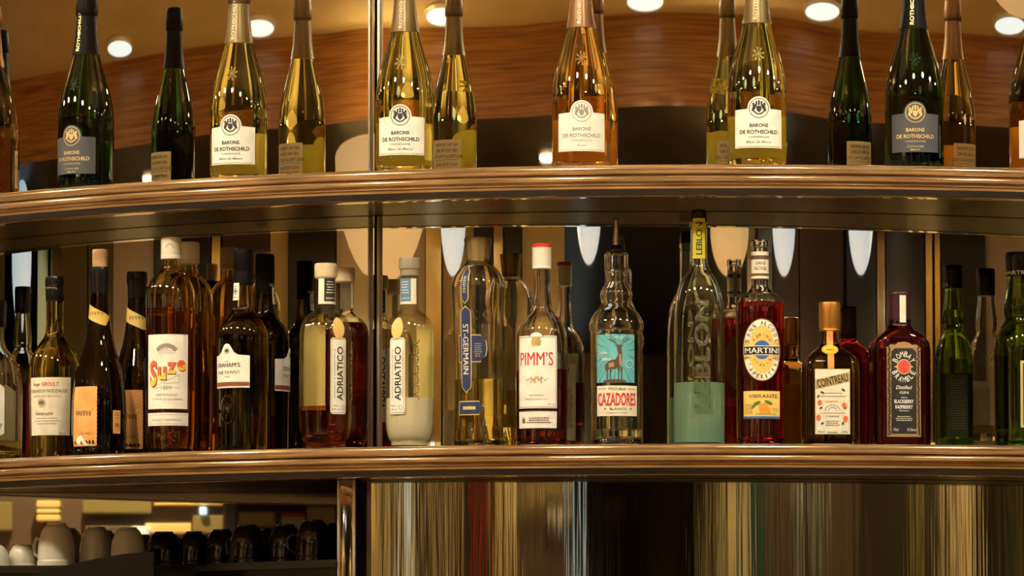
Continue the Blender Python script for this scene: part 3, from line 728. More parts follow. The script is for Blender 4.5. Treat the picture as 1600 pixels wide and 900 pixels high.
# 1 calvados
b = Bottle('spirit_bottle', 'olive bell-shaped bottle with cream script label at left end of lower shelf', 86, .095, 'L', -8, SP)
b.glass_body([(14, 440), (14, 470), (13.5, 500), (14.5, 519), (19, 530), (29, 544), (36.5, 559), (40, 575), (40.5, 600), (39.5, 650), (38, 706)], glass('calvados_glass', (.74, .58, .13), 1.38))
b.turned('cap', [(14.6, 462), (14.8, 456), (15.2, 451), (14, 449), (15.4, 447), (15.6, 436), (14.8, 433)], M_BLACK)
b.turned('neck_foil', [(14.4, 470), (14.6, 460), (14.5, 452)], M_FOILK)
p = Print().rect(-36, 36, -682, -592); lb = b.label(p, M_PAPER, 0)
b.ink(Print().text('Roger', -21, -602.5, 14, 5).text('CALVADOS PAYS D\u2019AUGE', -2, -613, 62, 5.2, .012).text('Appellation Pays d Auge Controlee', -4, -621, 48, 2.6, 0, .3)
      .crest(-12, -632, 7).text('V\u00e9n\u00e9rable', -8, -648, 30, 6, 0, .35).tiny(-4, -656, 46, 3, 4.2, .8).text('70 cl', 22, -679, 10, 2.5), M_BROWNINK, lb)
b.ink(Print().text('GROULT', 2, -602.5, 27, 6, .015), M_RED, lb)
# 2 cork bottle with orange labels
M_ORNG = noise_into(pbr('orange_paper', (.72, .34, .09), .7), (.66, .30, .075), (.80, .40, .12), ns=30)
M_TAGY = pbr('yellow_tag', (.62, .42, .09), .6)
PB = [(15, 418), (15.5, 424), (15, 433), (14, 437), (14, 455), (15, 472), (17.2, 500), (22, 530), (29, 555), (36, 580), (41, 610), (43, 640), (43, 690), (41, 702)]
def winey(x, inset, rot, cork, label, ref=None):
    b = Bottle('wine_spirit_bottle', label, x, inset, 'L', rot, SP, ref)
    b.glass_body(PB, G_DARK)
    b.turned('neck_seal', [(14.8, 458), (15, 440), (16.2, 434), (16.6, 424), (15.6, 417.5)], M_BLACK, 2)
    if cork:
        c = b.turned('cork', [(11.5, 420), (12.2, 400), (12, 391), (11, 390)], M_CORK)
    p = Print().poly([(-24, -699)] + [(-24 + (0 if k % 2 else .8), -699 + k * 3.1) for k in range(31)] + [(24, -606)] + [(24 - (0 if k % 2 else .8), -606 - k * 3.1) for k in range(31)])
    lb = b.label(p, M_ORNG, 0, label='orange paper label with handwriting')
    b.ink(Print().scribble(0, -648, 30, 9, 6, 1.0, 4).text('125 ml', 3, -679, 18, 4, 0, .3).ell(17, -642, .9, .9, 8), M_BROWNINK, lb)
    if cork: b.ink(Print().poly([(-8, -698), (-14, -692), (-10, -684), (-2, -682), (4, -690), (10, -698), (3, -698), (-3, -691)]), M_WHITE, lb, name='torn_patch')
    l2 = b.label(Print().rect(-7.5, 7.5, -679, -643), M_ORNG, 76, name='small_label')
    b.ink(Print().tiny(0, -648, 12, 3, 3.2, .9).scribble(0, -666, 8, 7, 3, .5), M_BROWNINK, l2, 76)
    # slanted paper tag round the neck
    tg = Print().poly([(-30, -486), (-26, -472), (24, -495), (14, -510), (8, -509), (-22, -496)])
    def nf(lift):
        def fn(u, w):
            z = b.Z(-w); r = b.radius(z) + lift; a = b.rot + .35 + u * b.S / .018
            return Vector((r * sin(a), -r * cos(a), z))
        return fn
    t = tg.lay('neck_tag', M_TAGY, b.root, nf(.0006), 4)
    Print().scribble(-2, -491, 26, 7, 5, .7, 8).lay('lettering', M_BROWNINK, t, nf(.0011), 3)
    return b
w1 = winey(156, .062, -32, True, 'dark bottle with a protruding cork and orange label, yellow neck tag')
winey(214, .172, -14, False, 'dark wax-sealed bottle with orange label behind the corked one', w1)
# 3 aperitif, white label with big coloured script
M_CAPW = pbr('white_cap', (.72, .66, .52), .45)
M_ORED = pbr('print_orange_red', (.80, .13, .025), .5); M_YELL = pbr('print_yellow', (.88, .52, .05), .5)
def suze(x, inset, rot, label, ref=None):
    b = Bottle('aperitif_bottle', label, x, inset, 'L', rot, SP, ref)
    b.glass_body([(13.2, 395), (13.5, 412), (16.5, 423), (27, 433), (35, 446), (38.5, 462), (39, 500), (38.5, 640), (37.5, 690), (36, 702)], G_AMB, 3, 483, liq('amber', (.80, .42, .06)))
    b.turned('cap', [(16, 405), (16.2, 399), (15.4, 398.5), (16, 397.5), (16, 374), (14.5, 371)], M_CAPW, n=36)
    cp = Print().ring(0, -388, 6, 6, 1.4, 16, 0, pi)
    cp.lay('cap_mark', M_INK, b.root, lambda u, w: Vector((.0166 * sin(b.rot + u * b.S / .0163), -.0166 * cos(b.rot + u * b.S / .0163), b.Z(-w))), 3)
    p = Print().rect(-36, 36, -641, -525); lb = b.label(p, M_WHITE, 0)
    q = Print()
    for k, (ch, hh, yy) in enumerate((('S', 37, -585), ('u', 40, -580.5), ('z', 36, -573), ('e', 33, -569))):
        q.text(ch, -23 + k * 15.5, yy, 14, hh * (1 if k == 0 else .68), .03)
    b.ink(q, M_ORED, lb, lift=.0009)
    q.lay('lettering_lower_half', M_YELL, lb, b.wrap(.0013), 4, clip=((0, -584), (-.42, 1)))
    q2 = Print()
    for k, (ch, hh, yy) in enumerate((('S', 37, -586), ('u', 40, -581.5), ('z', 36, -574), ('e', 33, -570))):
        q2.text(ch, -22 + k * 15.5, yy, 14.6, hh * (1 if k == 0 else .68), .045)
    b.ink(q2, M_BROWNINK, lb, lift=.0006, name='letter_shadow')
    q = Print().ring(0, -575, 27, 36, 6.5, 16, radians(50), radians(130)).tiny(0, -548, 36, 3, 3.2, .8)
    q.line([(-20, -606), (20, -588), (20, -600), (-4, -602)], .6).text('1889', 0, -608, 17, 5.5, 0).rect(-22, -11, -608.3, -607.8).rect(11, 22, -608.3, -607.8)
    q.text('AP\u00c9RITIF \u00c9LABOR\u00c9', 0, -619, 34, 3, 0).text('\u00c0 PARTIR DE GENTIANES', 0, -626, 50, 2.4, 0)
    b.ink(q, M_GREY, lb)
    l2 = b.label(Print().rect(-37, 38, -667, -647), M_WHITE, 0, name='lower_label')
    b.ink(Print().text('EXCELLENCE TRADITIONNELLE', 0, -658, 52, 2.8, 0).rect(-34, 34, -650.2, -649.8).rect(-34, 34, -664.5, -664.1), M_GREY, l2)
    e = Print().text('SUZE', 0, -681, 40, 9, .03)
    o = e.lay('embossed_letters', G_AMB, b.root, b.wrap(.001), 3); sm = o.modifiers.new('s', 'SOLIDIFY'); sm.thickness = .0025; sm.offset = 0
    return b
s1 = suze(267, .085, -6, 'amber aperitif bottle with white cap and big orange script on white label')
suze(296, .175, -125, 'amber aperitif bottle with white cap half hidden behind its twin', s1)
# 4 port
M_PORTB = pbr('port_band', (.22, .07, .025), .5)
def port(x, inset, rot, label, ref=None, tall=False):
    b = Bottle('port_bottle', label, x, inset, 'L', rot, SP, ref)
    b.glass_body([(14, 400), (13.6, 430), (14.5, 455), (15.5, 470), (17, 482), (22, 493), (31, 503), (37.5, 514), (40, 528), (40.3, 560), (39.5, 640), (38.8, 692)], G_DARK if tall else glass('port_glass', (.48, .37, .12), 1.38))
    b.turned('foil_capsule', [(15, 446), (15, 427), (14.2, 424), (15.4, 420), (15.6, 394), (14.8, 390)] if not tall else [(15.2, 452), (15.6, 430), (15.4, 396), (14.2, 391)], M_FOILK, n=30)
    n = Print().rect(-6, 6, -470, -443)
    def nf(l):
        def fn(u, w):
            z = b.Z(-w); r = b.radius(z) + l; a = b.rot - .15 + u * b.S / .0155
            return Vector((r * sin(a), -r * cos(a), z))
        return fn
    t = n.lay('neck_seal', M_WHITE if not tall else M_PAPER, b.root, nf(.0016), 3)
    Print().ring(0, -456, 4, 5, .8, 16).tiny(0, -449, 8, 2, 17, 1.0).ell(0, -456, 1.8, 2.4, 10).lay('lettering', M_INK, t, nf(.0022), 3)
    if tall: Print().text('Vintage', 0, -440, 22, 5, .01, .3).lay('lettering', M_GOLD, b.root, nf(.0024), 3)
    pts = [(-44, -607), (44, -607), (44, -556)] + [(44 - 36 * t, -556 - 0 + 18 * (t ** 3)) for t in (.3, .55, .8, 1)][:0]
    bell = [(20, -557), (13, -553), (8, -545), (5, -540.5), (0, -539), (-5, -540.5), (-8, -545), (-13, -553), (-20, -557)]
    lb = b.label(Print().poly([(-38, -608), (38, -608), (38, -558)] + bell + [(-38, -558)]), M_WHITE, 0)
    b.ink(Print().text('GRAHAM\u2019S', 0, -572.5, 46, 6.4, .02).text('FINE TAWNY', 1, -584, 44, 5, 0).text('PORT', 2, -591, 11, 2.4, 0).text('W&J', 0, -567, 8, 2, 0).crest(0, -551, 5), M_INK, lb)
    b.ink(Print().rect(-37.5, 37.5, -605.5, -599), M_PORTB, lb, name='brown_band')
    # moulded seal in the glass
    if not tall:
        q = Print().ring(0, -642, 14, 24, 3, 20).crest(0, -640, 11)
        for k in range(14): q.ell(12 * cos(k * .45), -642 + 21 * sin(k * .45), 2.2, 1.6, 8, k)
        o = q.lay('moulded_seal', b.body.data.materials[0], b.root, b.wrap(.0014, 4), 3); sm = o.modifiers.new('s', 'SOLIDIFY'); sm.thickness = .003; sm.offset = 0
    return b
g1 = port(380, .085, -36, 'dark tawny bottle with bell-topped white label and brown band')
port(414, .17, 80, 'black port bottle with oval neck seal, behind the tawny one', g1, True)
# 5, 6 faceted amaretto bottles with vertical lettering
M_CAPO = noise_into(pbr('oak_cap', (.60, .48, .28), .55), (.52, .41, .23), (.70, .57, .35), ns=25)
M_ALM = noise_into(pbr('almond', (.62, .40, .10), .5), (.52, .32, .07), (.72, .50, .16), ns=12)
M_BLUE = pbr('print_blue', (.09, .20, .33), .5)
AD = [(14.5, 425), (15, 462), (15, 481), (20, 487), (31, 495), (38, 507), (41, 522), (41.3, 560), (41.3, 650), (40.5, 668), (37, 683), (32, 691)]
def amaretto(x, inset, rot, label, fill, liquid, ref=None, white=False, capm=None, seen=True):
    b = Bottle('amaretto_bottle', label, x, inset, 'L', rot, SP, ref)
    if not ref: b.flute = (10, .028, .02, .20)
    k = .94 if white else 1.0
    b.glass_body([(r * k, y) for r, y in AD], G_THIN if seen else G_CLEAR, 3, fill, liquid, n=60)
    if white: b.turned('stopper', [(14, 432), (15, 431), (15, 422), (17, 420.5), (17, 405), (16, 403)], capm or M_CAPO)
    else: b.turned('stopper', [(14.6, 436), (17.2, 434), (17.8, 432), (17.8, 415), (16.8, 412)], capm or M_CAPO)
    def nf(l):
        def fn(u, w):
            z = b.Z(-w); r = b.radius(z) + l; a = b.rot + u * b.S / .0150
            return Vector((r * sin(a), -r * cos(a), z))
        return fn
    nl = Print().rect(-20, 20, -476, -436).lay('neck_label', M_PAPER, b.root, nf(.0005), 3)
    Print().rect(-10, 10, -472, -436).lay('neck_panel', M_BLUE if white else M_INK, nl, nf(.0009), 3)
    Print().text('ADRIATICO', 0, -467, 16, 2.6).tiny(0, -442, 14, 5, 4.2, 1.2).lay('lettering', M_PAPER, nl, nf(.0013), 3)
    lb = b.label(Print().poly([(-14, -646), (-11, -649), (11, -649), (14, -646), (14, -533), (11, -530), (-11, -530), (-14, -533)]), M_WHITE, 0)
    q = Print().frame(-12.5, 12.5, -647, -532, .5).text('ADRIATICO', 2, -586, 84, 10.5, .02, rot=pi / 2).text('AMARO E MANDORLA', -7.5, -586, 78, 2.2, 0, rot=pi / 2).text('PRODOTTO ITALIANO', 10, -586, 70, 1.8, 0, rot=pi / 2)
    q.text('70cl e', -5, -636, 11, 2.4).text('16% vol', -5, -641.5, 12, 2.4).ring(7, -639, 3.5, 3.5, .6, 16)
    b.ink(q, M_INK, lb)
    if seen: b.label(Print().rect(-20, 20, -640, -505), pbr('pale_back_label', (.74, .62, .30), .6), 165 if white else 178, name='back_label')
    al = Print().ell(0, -515, 10.5, 17, 24)
    o = al.lay('almond', M_ALM, b.root, b.wrap(.0012), 3)
    e = Print().scribble(0, 0, 92, 13, 6, 1.5, 12); e.v = [(y, x - 580) for x, y in e.v]
    o = e.lay('embossed_script', G_CLEAR, b.root, b.wrap(.0006, 46), 4); sm = o.modifiers.new('s', 'SOLIDIFY'); sm.thickness = .002; sm.offset = 0
    return b
a1 = amaretto(509, .085, 32, 'nearly empty clear faceted bottle with amber dregs and pale wooden stopper', 636, liq('amaretto', (.50, .12, .02)))
amaretto(537, .17, 130, 'full dark amaretto bottle behind the nearly empty faceted bottle', 500, liq('amaretto_red', (.34, .03, .012)), a1, seen=False)
M_MILK = pbr('milky_liqueur', (.90, .82, .58), .25, 0, .45, 1.34)
amaretto(640, .085, -30, 'clear faceted bottle with cloudy white liqueur and yellow almond above label', 623, M_MILK, None, True, pbr('grey_oak', (.26, .21, .13), .6))
# 7 elderflower carafe
M_NAVY = pbr('navy_label', (.025, .035, .10), .45); M_GOLDP = pbr('gold_border', (.72, .56, .22), .4, .4)
b = Bottle('carafe_bottle', 'tall fluted carafe bottle with flared bronze stopper and navy gold-edged plaques', 747, .115, 'L', 0, SP); b.flute = (8, .05, .02, .225)
b.glass_body([(17, 395), (18, 407), (21, 413), (30, 421), (38.5, 434), (42, 447), (41.5, 462), (39.5, 500), (37.5, 555), (36.8, 610), (37.4, 665), (38, 688)], G_CLEAR, 3, 594, liq('elderflower', (.90, .80, .30)), n=64)
sv, sf = revolve([(0, b.Z(410)), (17.5 * b.S, b.Z(410)), (18.5 * b.S, b.Z(404)), (20.5 * b.S, b.Z(385)), (22 * b.S, b.Z(376)), (21.5 * b.S, b.Z(372)), (0, b.Z(372))], 48, lambda a, r, z: (r * (1 - .05 * abs(sin(6 * a))) * cos(a), r * (1 - .05 * abs(sin(6 * a))) * sin(a)))
mesh('stopper', sv, sf, pbr('bronze_stopper', (.36, .26, .11), .35, .7), b.root)
def plaque(u, y0, y1, w, name):
    def shp(g): 
        return [(u, -y0 + g * 1.2), (u + w * .45 + g, -y0 - 6), (u + w / 2 + g, -y0 - 14), (u + w / 2 + g, -y1 + 14), (u + w * .45 + g, -y1 + 6), (u, -y1 - g * 1.2), (u - w * .45 - g, -y1 + 6), (u - w / 2 - g, -y1 + 14), (u - w / 2 - g, -y0 - 14), (u - w * .45 - g, -y0 - 6)]
    o = b.label(Print().poly(shp(1.6)), M_GOLDP, 0, .0008 if name == 'main' else .0004, 'plaque_border'); 
    b.ink(Print().poly(shp(0)), M_NAVY, o, 0, .0012 if name == 'main' else .0008, 'plaque')
    return o
def cross(u0, u1, y0, y1):
    g = 1.6
    def shp(g): return [(u0 - g, -y1 - g), (u1 - 8, -y1 - g), (u1 - 6, -y1 + 5), (u1 + g, -y1 + 8), (u1 + g + 2, -(y0 + y1) / 2), (u1 + g, -y0 - 8), (u1 - 6, -y0 - 5), (u1 - 8, -y0 + g), (u0 - g, -y0 + g)]
    o = b.label(Print().poly(shp(1.6)), M_GOLDP, 0, .0003, 'plaque_border'); b.ink(Print().poly(shp(0)), M_NAVY, o, 0, .0006, 'plaque'); return o
o = cross(-36, 13, 527, 567); b.ink(Print().tiny(0, -540, 14, 7, 3.2, .8), M_GOLDP, o, 0, .0010)
o = plaque(-21, 482, 614, 17, 'main'); b.ink(Print().text('ST-GERMAIN', -21, -548, 78, 10, .02, rot=-pi / 2), M_WHITE, o, 0, .0018)
o = plaque(-22, 420, 476, 11, 'top'); b.ink(Print().tiny(-22, -436, 5, 9, 3, 1), M_WHITE, o, 0, .0014)
o = cross(-36, 10, 630, 649); b.ink(Print().rect(-28, -4, -642, -637), M_GOLDP, o, 0, .0010)
# 8 fruit cup
b = Bottle('spirit_bottle', 'clear round bottle with red-topped white cap and white label in red capitals', 846.5, .10, 'L', -13, SP)
b.glass_body([(13.5, 400), (13.5, 430), (13, 445), (14.5, 462), (16, 470), (15.5, 478), (19, 488), (29, 500), (36.5, 511), (40, 526), (40.5, 560), (40.3, 640), (39.5, 684)], G_CLEAR, 3, 578, liq('fruit_red', (.40, .035, .02)))
b.turned('cap', [(14.8, 420), (15.2, 417), (14.6, 416), (15, 414), (15.2, 387)], M_CAPW); b.turned('cap_top', [(15.2, 387), (15.3, 382.5), (14, 381)], M_RED)
pm = [(12 * cos(t), -534 + 12 * sin(t)) for t in [radians(25 + 130 * k / 12) for k in range(13)]]
lb = b.label(Print().poly([(-34, -640), (34, -640), (34, -527), (12, -527)] + pm + [(-12, -527), (-34, -527)]), M_WHITE, 0)
l2 = b.label(Print().rect(-34, 34, -671, -645), M_WHITE, 0, name='lower_label')
b.ink(Print().text('PIMM\u2019S', -1, -563, 56, 21, .004), M_RED, lb)
b.ink(Print().ell(0, -537, 8, 6).rect(-7, 7, -543, -538).ell(0, -530, 2, 2).ell(-5, -531, 2, 2).ell(5, -531, 2, 2).text('N\u00ba1', 0, -596, 18, 11, .02), M_GOLD, lb)
b.ink(Print().frame(-32.5, 32.5, -638.5, -529, .6).scribble(0, -596, 38, 7, 4, .5).text('THE ORIGINAL', 0, -620, 24, 2.2, 0).text('MADE TO DRINK LONG', 0, -626, 36, 2, 0).text('25% vol', 24, -634, 12, 2.6, 0), M_INK, lb)
b.ink(Print().rect(-33, 33, -644.6, -643.6).tiny(4, -656, 42, 3, 3.4, 1.6).poly([(-25, -663), (-19, -663), (-19, -657), (-22, -654), (-25, -657)]), M_PORTB, l2, lift=.0008)
bl = b.label(Print().rect(-22, 22, -672, -548), M_PAPER, 180, name='back_label')
b.ink(Print().text('1859', 4, -558, 24, 8).tiny(0, -590, 34, 18, 3.6, 1.2), M_INK, bl, 180)
# 9 tequila with pourer
b = Bottle('tequila_bottle', 'clear bulb-necked bottle with metal pourer and teal stag label', 963, .12, 'L', 0, SP)
b.glass_body([(16, 394), (18.5, 398), (18.8, 422), (17.2, 426), (17.8, 432), (17, 440), (19, 446), (24.5, 456), (25.5, 464), (23.5, 474), (26, 480), (34, 489), (40.5, 499), (43, 508), (42.5, 515), (40.5, 520), (40.5, 560), (40.3, 640), (40, 684)], G_CLEAR, 3.2, 672, liq('water', (.97, .96, .90)))
b.turned('pourer_base', [(8, 398), (14, 394), (14.5, 391), (9, 388), (7, 384), (5.5, 383)], M_BLACK)
b.turned('pourer_spout', [(5.5, 386), (4.8, 372), (3.2, 345), (2.6, 341), (2.2, 340)], pbr('pourer_steel', (.62, .50, .36), .2, 1))
o = b.turned('air_tube', [(1.8, 388), (1.8, 376), (1.0, 374)], M_BLACK); o.location.x = .008
M_TEAL = pbr('teal_label', (.12, .42, .44), .5); M_TEALD = pbr('teal_rays', (.05, .27, .30), .5); M_STAG = pbr('stag_brown', (.09, .055, .03), .5); M_STAGL = pbr('stag_light', (.34, .23, .12), .5)
lb = b.label(Print().rect(-37, 32, -600, -525), M_TEAL, 0)
q = Print()
for k in range(26):
    t = 2 * pi * k / 26; q.poly([(0 + 11 * cos(t), -551 + 11 * sin(t)), (max(-37, min(32, 60 * cos(t + .02))), max(-600, min(-525, -551 + 60 * sin(t + .02)))), (max(-37, min(32, 60 * cos(t + .07))), max(-600, min(-525, -551 + 60 * sin(t + .07))))])
b.ink(q, M_TEALD, lb, lift=.0006, name='rays')
q = Print().poly([(-20, -572), (-12, -566), (-2, -564), (2, -556), (2, -548), (8, -548), (9, -558), (8, -570), (6, -576), (-2, -579), (-14, -580), (-20, -580)])
q.ell(4, -547, 3.6, 6, 12, -.2).poly([(1, -545), (-3, -542), (1, -542)]).poly([(7, -545), (12, -542), (8, -542)])
for x0 in (-18, -12, 1, 6): q.poly([(x0, -576), (x0 + 4, -576), (x0 + 2.6, -586), (x0 + 2.4, -597), (x0 + .6, -597), (x0 + .6, -586)])
q.ell(-4, -598, 20, 3, 16)
b.ink(q, M_STAG, lb, lift=.0009, name='stag')
q = Print().poly([(3, -556), (7, -556), (8, -572), (4, -574)]).poly([(-14, -571), (-6, -568), (-4, -575), (-13, -577)])
b.ink(q, M_STAGL, lb, lift=.0012, name='stag_highlight')
q = Print()
for sg in (-1, 1):
    q.line([(4 + sg * 2, -542), (4 + sg * 7, -538), (4 + sg * 13, -534), (4 + sg * 16, -527)], 1.1)
    for (a, c, d, e) in ((7, -538, 7, -530), (10.5, -536, 11, -529), (13, -534, 19, -532)): q.line([(4 + sg * a, c), (4 + sg * d, e)], .9)
b.ink(q, M_STAG, lb, lift=.0012, name='antlers')
b.ink(Print().text('Unidos', -24, -553, 15, 5, .01, .2).text('Jalisco', -18, -563, 16, 5, .01, .2).text('HECHO EN', 4, -530, 14, 2).text('MEXICO', 4, -533, 12, 2).ring(21, -571, 6.5, 6.5, .6, 20), M_WHITE, lb, lift=.0014)
l2 = b.label(Print().rect(-37, 38, -652, -605), M_PAPER, 0, name='lower_label')
b.ink(Print().text('CAZADORES', 0, -626, 68, 19, .025), M_RED, l2)
b.ink(Print().text('TEQUILA', 0, -610, 30, 3.4).text('BLANCO', 2, -641, 28, 3.6).rect(-34, -18, -610.3, -609.6).rect(18, 35, -610.3, -609.6).text('ELABORADO EN MEXICO', 0, -647.5, 36, 1.8, 0).ell(-20, -641, 1.6, 1.6).ell(24, -641, 1.6, 1.6), M_BROWNINK, l2)
# 10 tall bottle with embossed vertical letters
G_PALE = glass('pale_green_glass', (.92, .97, .86))
b = Bottle('cachaca_bottle', 'tall clear bottle with black cap, yellow neck band and embossed vertical letters', 1092, .095, 'L', 0, SP)
b.glass_body([(12.5, 335), (13, 346), (14.5, 349), (14.6, 353), (13, 356), (13, 380), (13.5, 408), (17, 422), (26, 436), (34, 454), (38, 478), (39.5, 505), (40, 560), (40, 640), (39.6, 684)], G_PALE, 3, 599, pbr('liquid_aqua', (.66, 1.0, .78), .02, 0, .50, 1.34))
b.turned('cap', [(11.5, 346), (11.5, 330), (10.5, 328)], M_BLACK)
M_LIME = pbr('lime_band', (.50, .44, .02), .45)
nl = Print().rect(-11, 11, -405, -342).lay('neck_band', M_LIME, b.root, lambda u, w: Vector(((b.radius(b.Z(-w)) + .0005) * sin(u * b.S / .0135), -(b.radius(b.Z(-w)) + .0005) * cos(u * b.S / .0135), b.Z(-w))), 3)
Print().text('LEBLON', 0, -374, 50, 9, .02, rot=pi / 2).lay('lettering', M_INK, nl, lambda u, w: Vector(((b.radius(b.Z(-w)) + .001) * sin(u * b.S / .0135), -(b.radius(b.Z(-w)) + .001) * cos(u * b.S / .0135), b.Z(-w))), 3)
o = Print().text('LEBLON', 3, -556, 168, 21, .03, rot=pi / 2).lay('embossed_letters', G_PALE, b.root, b.wrap(.0022), 4); o.data.materials[0] = pbr('frosted_letters', (.93, .98, .86), .22, 0, 1, 1.45); sm = o.modifiers.new('s', 'SOLIDIFY'); sm.thickness = .006; sm.offset = 0
b.ink(Print().text('CACHA\u00c7A', 0, -653, 36, 4, 0), M_GREY, b.root, lift=.0006)
lathe('punt', smooth_profile([(.030, .0185), (.022, .026), (.010, .034), (0, .036)], 3), G_PALE, b.root, 24)
# 11 red aperitif with round label
M_AY = pbr('label_amber', (.80, .50, .12), .5); M_BLU = pbr('logo_blue', (.03, .13, .40), .45); M_LABC = pbr('label_cream', (.86, .80, .62), .5)
b = Bottle('aperitif_bottle', 'ruby red bottle with round blue and yellow label and black name bar', 1187.5, .115, 'L', 2, SP)
b.glass_body([(14, 376), (14.8, 379), (14.8, 384), (13.4, 387), (13.4, 430), (13.8, 446), (18, 455), (28, 462), (35.5, 470), (37.6, 482), (37.8, 530), (37.5, 640), (37, 684)], G_CLEAR, 3, 473, liq('ruby', (.68, .02, .03)))
def nf(l):
    return lambda u, w: Vector(((b.radius(b.Z(-w)) + l) * sin(b.rot + u * b.S / .0135), -(b.radius(b.Z(-w)) + l) * cos(b.rot + u * b.S / .0135), b.Z(-w)))
nl = Print().rect(-38, 38, -436, -394).lay('neck_label', M_PAPER, b.root, nf(.0005), 3)
Print().rect(-38, 38, -406, -400).rect(-38, 38, -432, -428).text('SANS', 0, -412, 15, 5).text('ALCOOL', 0, -420, 20, 5).lay('lettering', M_BROWNINK, nl, nf(.001), 3)
lb = b.label(Print().ell(0, -549, 32, 49, 48), M_AY, 0)
b.ink(Print().ring(0, -549, 32, 49, 1.2, 48), M_BROWNINK, lb, lift=.0013, name='outline')
b.ink(Print().ring(0, -549, 30.5, 47, 9.5, 40, radians(18), radians(162)).ring(0, -549, 30.5, 47, 9.5, 40, radians(198), radians(342)), M_LABC, lb, lift=.0007, name='cream_band')
b.ink(Print().ell(0, -549, 13.5, 14.5, 32), M_BLU, lb, lift=.0009, name='blue_disc')
b.ink(Print().rect(-31, 31, -557.5, -542.5), M_LABC, lb, lift=.0011, name='bar_border')
b.ink(Print().rect(-29.8, 29.8, -556.3, -543.7), M_INK, lb, lift=.0014, name='bar')
b.ink(Print().text('MARTINI', 0, -550, 55, 8.6, .03), M_WHITE, lb, lift=.0018)
q = Print().arc('SANS ALCOOL', 0, -549, 25.5, 42, radians(168), radians(12), 6.5, .01, wid=4.6).arc("L'APERITIVO", 0, -549, 25.5, 42, radians(192), radians(348), 6.5, .01, True, wid=4.6)
q.arc('TORINO', 0, -549, 15.5, 24, radians(150), radians(30), 4.2, .005).arc('ITALIA', 0, -549, 15.5, 24, radians(210), radians(330), 4.2, .005, True).text('DAL', -20, -561.5, 6, 2, 0).text('1863', 20, -561.5, 7, 2, 0)
b.ink(q, M_INK, lb, lift=.0012)
l2 = b.label(Print().rect(-32, 32, -656, -613), pbr('label_yellow', (.84, .56, .13), .5), 0, name='lower_label')
b.ink(Print().text('VIBRANTE', 2, -621, 48, 5.6, .01).tiny(-22, -635, 14, 5, 3.2, .8).tiny(22, -641, 14, 2, 3, .8).text('SANS ALCOOL 0%', 6, -649, 34, 2.4, 0), M_BROWNINK, l2)
b.ink(Print().ell(2, -640, 7.5, 8, 16).ell(9, -643, 5, 5, 12), pbr('citrus', (.80, .30, .03), .5), l2, lift=.0009, name='fruit')
b.ink(Print().ell(-8, -632, 6, 2.6, 12, .4).ell(10, -631, 7, 2.6, 12, -.4).ell(-14, -637, 5, 2, 12, .9), pbr('leaf_green', (.10, .17, .03), .5), l2, lift=.0011, name='leaves')
b.ink(Print().rect(-32, 32, -656, -652.6), M_BLU, l2, lift=.0008, name='blue_strip')
bl = b.label(Print().ell(0, -545, 26, 44, 30), M_PORTB, 180, name='back_label')
# 12 square orange liqueur
M_CAPG = pbr('orange_metal_cap', (.62, .28, .05), .3, .8)
b = Bottle('liqueur_bottle', 'square amber bottle with orange metal cap and patterned cream label', 1296, .135, 'L', 2, SP); b.sec = (1.0, 7, .017, .043)
b.glass_body([(14, 505), (14.5, 530), (17, 541), (25, 548), (35, 556), (42, 567), (44, 582), (44.2, 640), (44, 684)], glass('orange_liqueur_glass', (.62, .36, .09), 1.42), n=64)
b.turned('cap', [(16, 518), (17, 516), (16.2, 513), (17, 510), (17, 476), (16.4, 473), (15, 472)], M_CAPG)
lb = b.label(Print().rect(-27.5, 27.5, -681, -579), M_PAPER, 0)
b.ink(Print().frame(-27.5, 27.5, -681, -579, .8).poly([(-26, -611), (26, -599), (26, -584), (-26, -596)]), M_GOLD, lb, lift=.0006, name='gold_banner')
b.ink(Print().text('COINTREAU', 0, -597.3, 49, 12, .02, rot=.225).line([(-14, -622), (-14, -617), (14, -617), (14, -622)], .5).line([(-20, -622), (20, -622)], .5).ring(0, -645, 12, 10, .6, 20, 0, pi).ring(0, -645, 7, 6, .6, 16, 0, pi).line([(-20, -648), (20, -648)], .5).text('L UNIQUE', 0, -653, 20, 2.6).tiny(0, -661, 26, 3, 3, .9).text('40%vol', -18, -677, 11, 2.4).text('LIQUEUR', 0, -678, 16, 2.2).text('0,70 L', 19, -677, 10, 2.4)
      .ell(-22, -622, 3, 1.4, 10, 1).ell(-16, -616, 3.4, 1.6, 10, -.4).ell(17, -612, 3.4, 1.6, 10, -.7).ell(20, -640, 3, 1.4, 10, 1).ell(-18, -640, 3, 1.4, 10, .5).ell(-16, -664, 3, 1.4, 10, .5).ell(16, -664, 3, 1.6, 10, 1.2), pbr('leaf_dark', (.03, .045, .02), .5), lb, lift=.0008)
b.ink(Print().ell(-20, -632, 3.4, 4.6, 14).ell(18, -636, 3.4, 4.6, 14).ell(-22, -655, 3.4, 4.8, 14).ell(20, -657, 3.6, 4.8, 14).text('TRIPLE SEC', -2, -630, 22, 2.6), M_ORED, lb, lift=.0010, name='oranges')
rb = Print().rect(-5.5, 4.5, -579, -518)
def rib(l):
    def fn(u, w):
        z = b.Z(-w); x = u * b.S; p = b.front(0)(u, w); r0 = max(.0148, b.radius(z)); return Vector((x, min(p.y, -sqrt(max(0, r0 * r0 - x * x))) - l, z))
    return fn
r = rb.lay('ribbon', pbr('ribbon_orange', (.74, .24, .04), .5), b.root, rib(.0008), 3)
Print().ell(-1, -548, 13, 8, 24).lay('seal', M_YELL, r, rib(.0016), 3)
Print().text('1849', -1, -548, 14, 3.4).ring(-1, -548, 12, 7, .6, 24).lay('lettering', M_BROWNINK, r, rib(.0022), 3)
